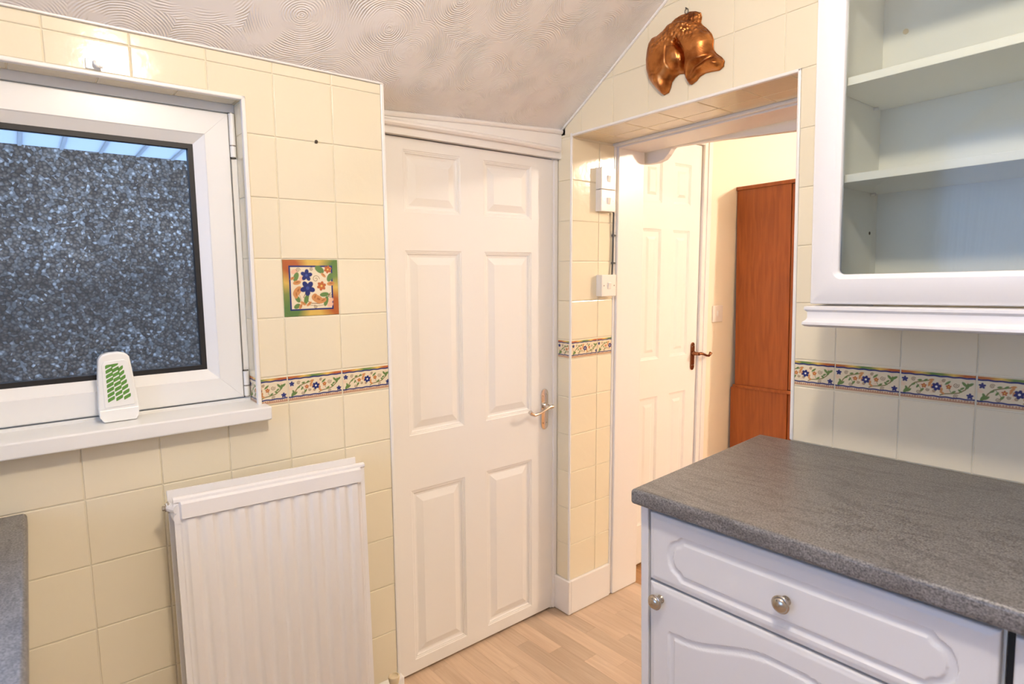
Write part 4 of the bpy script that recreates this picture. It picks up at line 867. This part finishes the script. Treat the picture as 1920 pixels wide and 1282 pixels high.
boxobj('gap_filler', (1.4075, 1.4165, -0.57, -0.10, 0.1, 0.86), 'dark').name = 'filler_strip'
tag(bpy.data.objects['filler_strip'], 'dark recessed strip in the gap between the two base cabinets', 'filler strip')
ep = boxobj('end_panel', (0.762, 0.7815, -0.600, -0.004, 0.0, 0.862), 'cab', bevel=0.0015); tag(ep, 'white end panel closing the left side of the base cabinets', 'panel')

# left counter unit below its worktop
lu = thing('base_cabinet', (0.3, -2.4, 0), label='white base cabinet under the worktop end at the bottom left', cat='cabinet')
g = G().box(0.006, 0.695, -3.28, -1.70, 0.10, 0.861); build('carcass', g, 'carc', lu)
boxobj('plinth', (0.02, 0.64, -3.28, -1.72, 0, 0.10), 'cab', lu)
for k_ in range(2): boxobj('door', (0.696, 0.714, -1.70 - 0.6 * (k_ + 1) + 0.002, -1.70 - 0.6 * k_ - 0.002, 0.105, 0.855), 'cab', lu, bevel=0.003)

# wall cabinet with glass door
WX0, WX1, WZB, WZT = 0.996, 1.596, 1.2965, 2.02
wc = thing('wall_cabinet', ((WX0 + WX1) / 2, -0.15, 1.25), label='white wall cabinet with a glazed door and two empty shelves', cat='cabinet')
c0 = WZB + 0.003
for nm, b_ in [('side_panel', (WX0 + 0.003, WX0 + 0.018, -0.300, -0.0035, c0, WZT)), ('side_panel', (WX1 - 0.018, WX1 - 0.003, -0.300, -0.0035, c0, WZT)), ('bottom_panel', (WX0 + 0.018, WX1 - 0.018, -0.300, -0.0035, c0, c0 + 0.016)),
               ('top_panel', (WX0 + 0.018, WX1 - 0.018, -0.300, -0.0035, WZT - 0.016, WZT)), ('back_panel', (WX0 + 0.018, WX1 - 0.018, -0.018, -0.012, c0 + 0.016, WZT - 0.016))]: boxobj(nm, b_, 'carc', wc)
for z in (1.549, 1.745):
    s_ = boxobj('shelf', (WX0 + 0.019, WX1 - 0.019, -0.285, -0.0185, z, z + 0.0165), 'carc', wc, bevel=0.001)
    for y in (-0.24, -0.06): build('shelf_support', G().tube([(WX0 + 0.0185, y, z - 0.004), (WX0 + 0.0285, y, z - 0.004)], 0.0035, 8), 'cab', s_)
g = G()
for x, z, y in ((WX0 + 0.045, 1.93, -0.0185), ): g.lathe([(0.006, 0), (0.006, 0.002)], (x + 0.02, y, z - 0.02), (0, -1, 0), 12)
build('screw_cover', g, 'cap', wc)
g = G().lathe([(0.004, 0), (0.004, 0.001)], (WX0 + 0.018, -0.06, 1.455), (1, 0, 0), 10); build('peg_hole', g, 'dark', wc)
# door frame: outer rectangle with a rounded glass opening
def frame_door(x0, x1, z0, z1, ox0, ox1, oz0, oz1, yf, yb, r_):
    n = 6
    def rr(x0, x1, z0, z1, r_):
        p = []
        for cx, cz, a0 in ((x1 - r_, z1 - r_, 0), (x0 + r_, z1 - r_, 1), (x0 + r_, z0 + r_, 2), (x1 - r_, z0 + r_, 3)):
            for k_ in range(n + 1): t = math.pi / 2 * (a0 + k_ / n); p.append((cx + r_ * math.cos(t), cz + r_ * math.sin(t)))
        return p
    loops = [(rr(x0, x1, z0, z1, 0.0015), yb), (rr(x0, x1, z0, z1, 0.0015), yf + 0.006), (rr(x0 + 0.002, x1 - 0.002, z0 + 0.002, z1 - 0.002, 0.002), yf + 0.0025), (rr(x0 + 0.008, x1 - 0.008, z0 + 0.008, z1 - 0.008, 0.002), yf + 0.0015), (rr(x0 + 0.0105, x1 - 0.0105, z0 + 0.0105, z1 - 0.0105, 0.002), yf),
             (rr(ox0 - 0.010, ox1 + 0.010, oz0 - 0.010, oz1 + 0.010, r_ + 0.008), yf), (rr(ox0 - 0.007, ox1 + 0.007, oz0 - 0.007, oz1 + 0.007, r_ + 0.006), yf + 0.0025), (rr(ox0 - 0.001, ox1 + 0.001, oz0 - 0.001, oz1 + 0.001, r_), yf + 0.0055), (rr(ox0, ox1, oz0, oz1, r_), yf + 0.008), (rr(ox0, ox1, oz0, oz1, r_), yb)]
    m_ = len(loops[0][0]); vs = []; fs = []
    for p, y in loops: vs += [(a, y, b_) for a, b_ in p]
    for l in range(len(loops)):
        l2 = (l + 1) % len(loops)
        for i in range(m_): fs.append((l * m_ + i, l * m_ + (i + 1) % m_, l2 * m_ + (i + 1) % m_, l2 * m_ + i))
    return build('glazed_door', G().add(vs, fs), 'cab', wc, smooth='auto')
fd = frame_door(WX0, WX1, WZB, WZT + 0.003, 1.052, WX1 - 0.056, 1.3585, WZT - 0.055, -0.322, -0.303, 0.011)
boxobj('glass_pane', (1.048, WX1 - 0.052, -0.3105, -0.3070, 1.3535, WZT - 0.05), 'cabglass', fd)
# light pelmet under the cabinet: moulded strip with a short return on the left
pp = [(0.0, 0.0), (0.004, -0.0015), (0.012, 0.000), (0.0165, 0.004), (0.016, 0.009), (0.0105, 0.0135), (0.0085, 0.018), (0.0085, 0.031), (0.011, 0.0335), (0.0135, 0.036), (0.0135, 0.0415), (0.010, 0.0435), (0.0, 0.0445)]
pz = 1.2485; py = -0.312; vs = []; n = len(pp)
path = [(WX0 + 0.004, -0.004, (-1, 0)), (WX0 + 0.004, py, (-1, -1)), (2.4, py, (0, -1))]
for x, y, (nx_, ny_) in path: vs += [(x + nx_ * a, y + ny_ * a, pz + b_) for a, b_ in pp]
g = G(); 
for i in range(2):
    for k_ in range(n - 1): fs_ = (i * n + k_, i * n + k_ + 1, (i + 1) * n + k_ + 1, (i + 1) * n + k_); g.f.append(fs_)
g.v = vs
vi = len(vs); g.v += [(WX0 + 0.012, -0.004, pz), (WX0 + 0.012, -0.004, pz + 0.0445), (WX0 + 0.012, py + 0.008, pz), (WX0 + 0.012, py + 0.008, pz + 0.0445), (2.4, py + 0.008, pz), (2.4, py + 0.008, pz + 0.0445)]
g.f += [(0, n, vi + 2, vi), (n, 2 * n, vi + 4, vi + 2), (vi, vi + 2, vi + 3, vi + 1), (vi + 2, vi + 4, vi + 5, vi + 3), (n - 1, 2 * n - 1, vi + 3, vi + 1), (2 * n - 1, 3 * n - 1, vi + 5, vi + 3)]
g.f += [tuple(range(n)) + (vi + 1, vi), tuple(range(2 * n, 3 * n)) + (vi + 5, vi + 4)]
pe = build('pelmet', g, 'cab', smooth='auto'); tag(pe, 'white moulded pelmet strip under the glazed wall cabinet', 'pelmet')
# closed neighbours of the wall cabinet (right of the frame)
wn = boxobj('wall_cabinet', (1.605, 2.4, -0.322, -0.004, WZB, WZT), 'cab', bevel=0.003); tag(wn, 'closed white wall cabinet to the right of the glazed one, outside the photo', 'cabinet')

# knob-like disc on the tiles beside the wall cabinet
o = build('wall_disc', G().lathe([(0.012, 0), (0.012, 0.003), (0.008, 0.006)], (0.952, 0.0, 1.497), (0, -1, 0), 20), 'cap', smooth='auto'); tag(o, 'small round cream disc on the tiles, half hidden by the glazed wall cabinet', 'disc')

# wooden cupboard in the hall
wd = thing('wardrobe', (0.02, 1.7, 0), label='tall orange cherry wood cupboard standing against the hall wall', cat='cupboard')
boxobj('upper_side', (-0.128, 0.158, 1.300, 2.10, 0.788, 1.806), 'cherry', wd, bevel=0.001)
boxobj('top_board', (-0.128, 0.186, 1.292, 2.11, 1.806, 1.824), 'cherry', wd, bevel=0.001)
boxobj('lower_side', (-0.15, 0.158, 1.296, 2.10, 0.0, 0.772), 'cherry', wd, bevel=0.001)
boxobj('middle_board', (-0.136, 0.176, 1.290, 2.11, 0.772, 0.788), 'cherry', wd, bevel=0.001)
boxobj('upper_door', (0.162, 0.182, 1.302, 2.10, 0.792, 1.803), 'cherry', wd, bevel=0.001)
boxobj('lower_door', (0.162, 0.182, 1.302, 2.10, 0.06, 0.768), 'cherry', wd, bevel=0.001)

# lamps
def lamp(name, loc, r_, glow, tint, zc, label):
    m_ = emit(name + '_glow', tint, glow); x, y, z = loc
    t = thing(name, (x, y, zc), label=label, cat='lamp')
    g = G().lathe([(max(r_ * math.sin(a), 0.001), -r_ * math.cos(a)) for a in np.linspace(0.02, math.pi - 0.02, 14)], loc, (0, 0, 1), 24)
    build('globe', g, m_, t, smooth=True); build('ceiling_rose', G().lathe([(0.05, 0), (0.045, -0.02), (0.012, -0.03)], (x, y, zc), (0, 0, 1), 24).tube([(x, y, zc - 0.02), (x, y, z + r_)], 0.006, 8), 'switch', t)
lamp('ceiling_lamp', (1.36, -1.28, 2.17), 0.055, KITCHEN_GLOW, KITCHEN_TINT, 2.455, 'round white ceiling lamp above the camera in the kitchen')
lamp('hall_lamp', (1.75, 2.18, 2.16), 0.055, HALL_GLOW, HALL_TINT, 2.358, 'round white ceiling lamp in the hall')

# ---------------------------------------------------------------- the outer wall leans very slightly
bpy.context.view_layer.update()
ML = Matrix.Translation((0, 0, 1)) @ Matrix.Rotation(TH, 4, 'Y') @ Matrix.Translation((0, 0, -1))
for o in LEAN: o.matrix_world = ML @ Matrix.Translation(o.location)
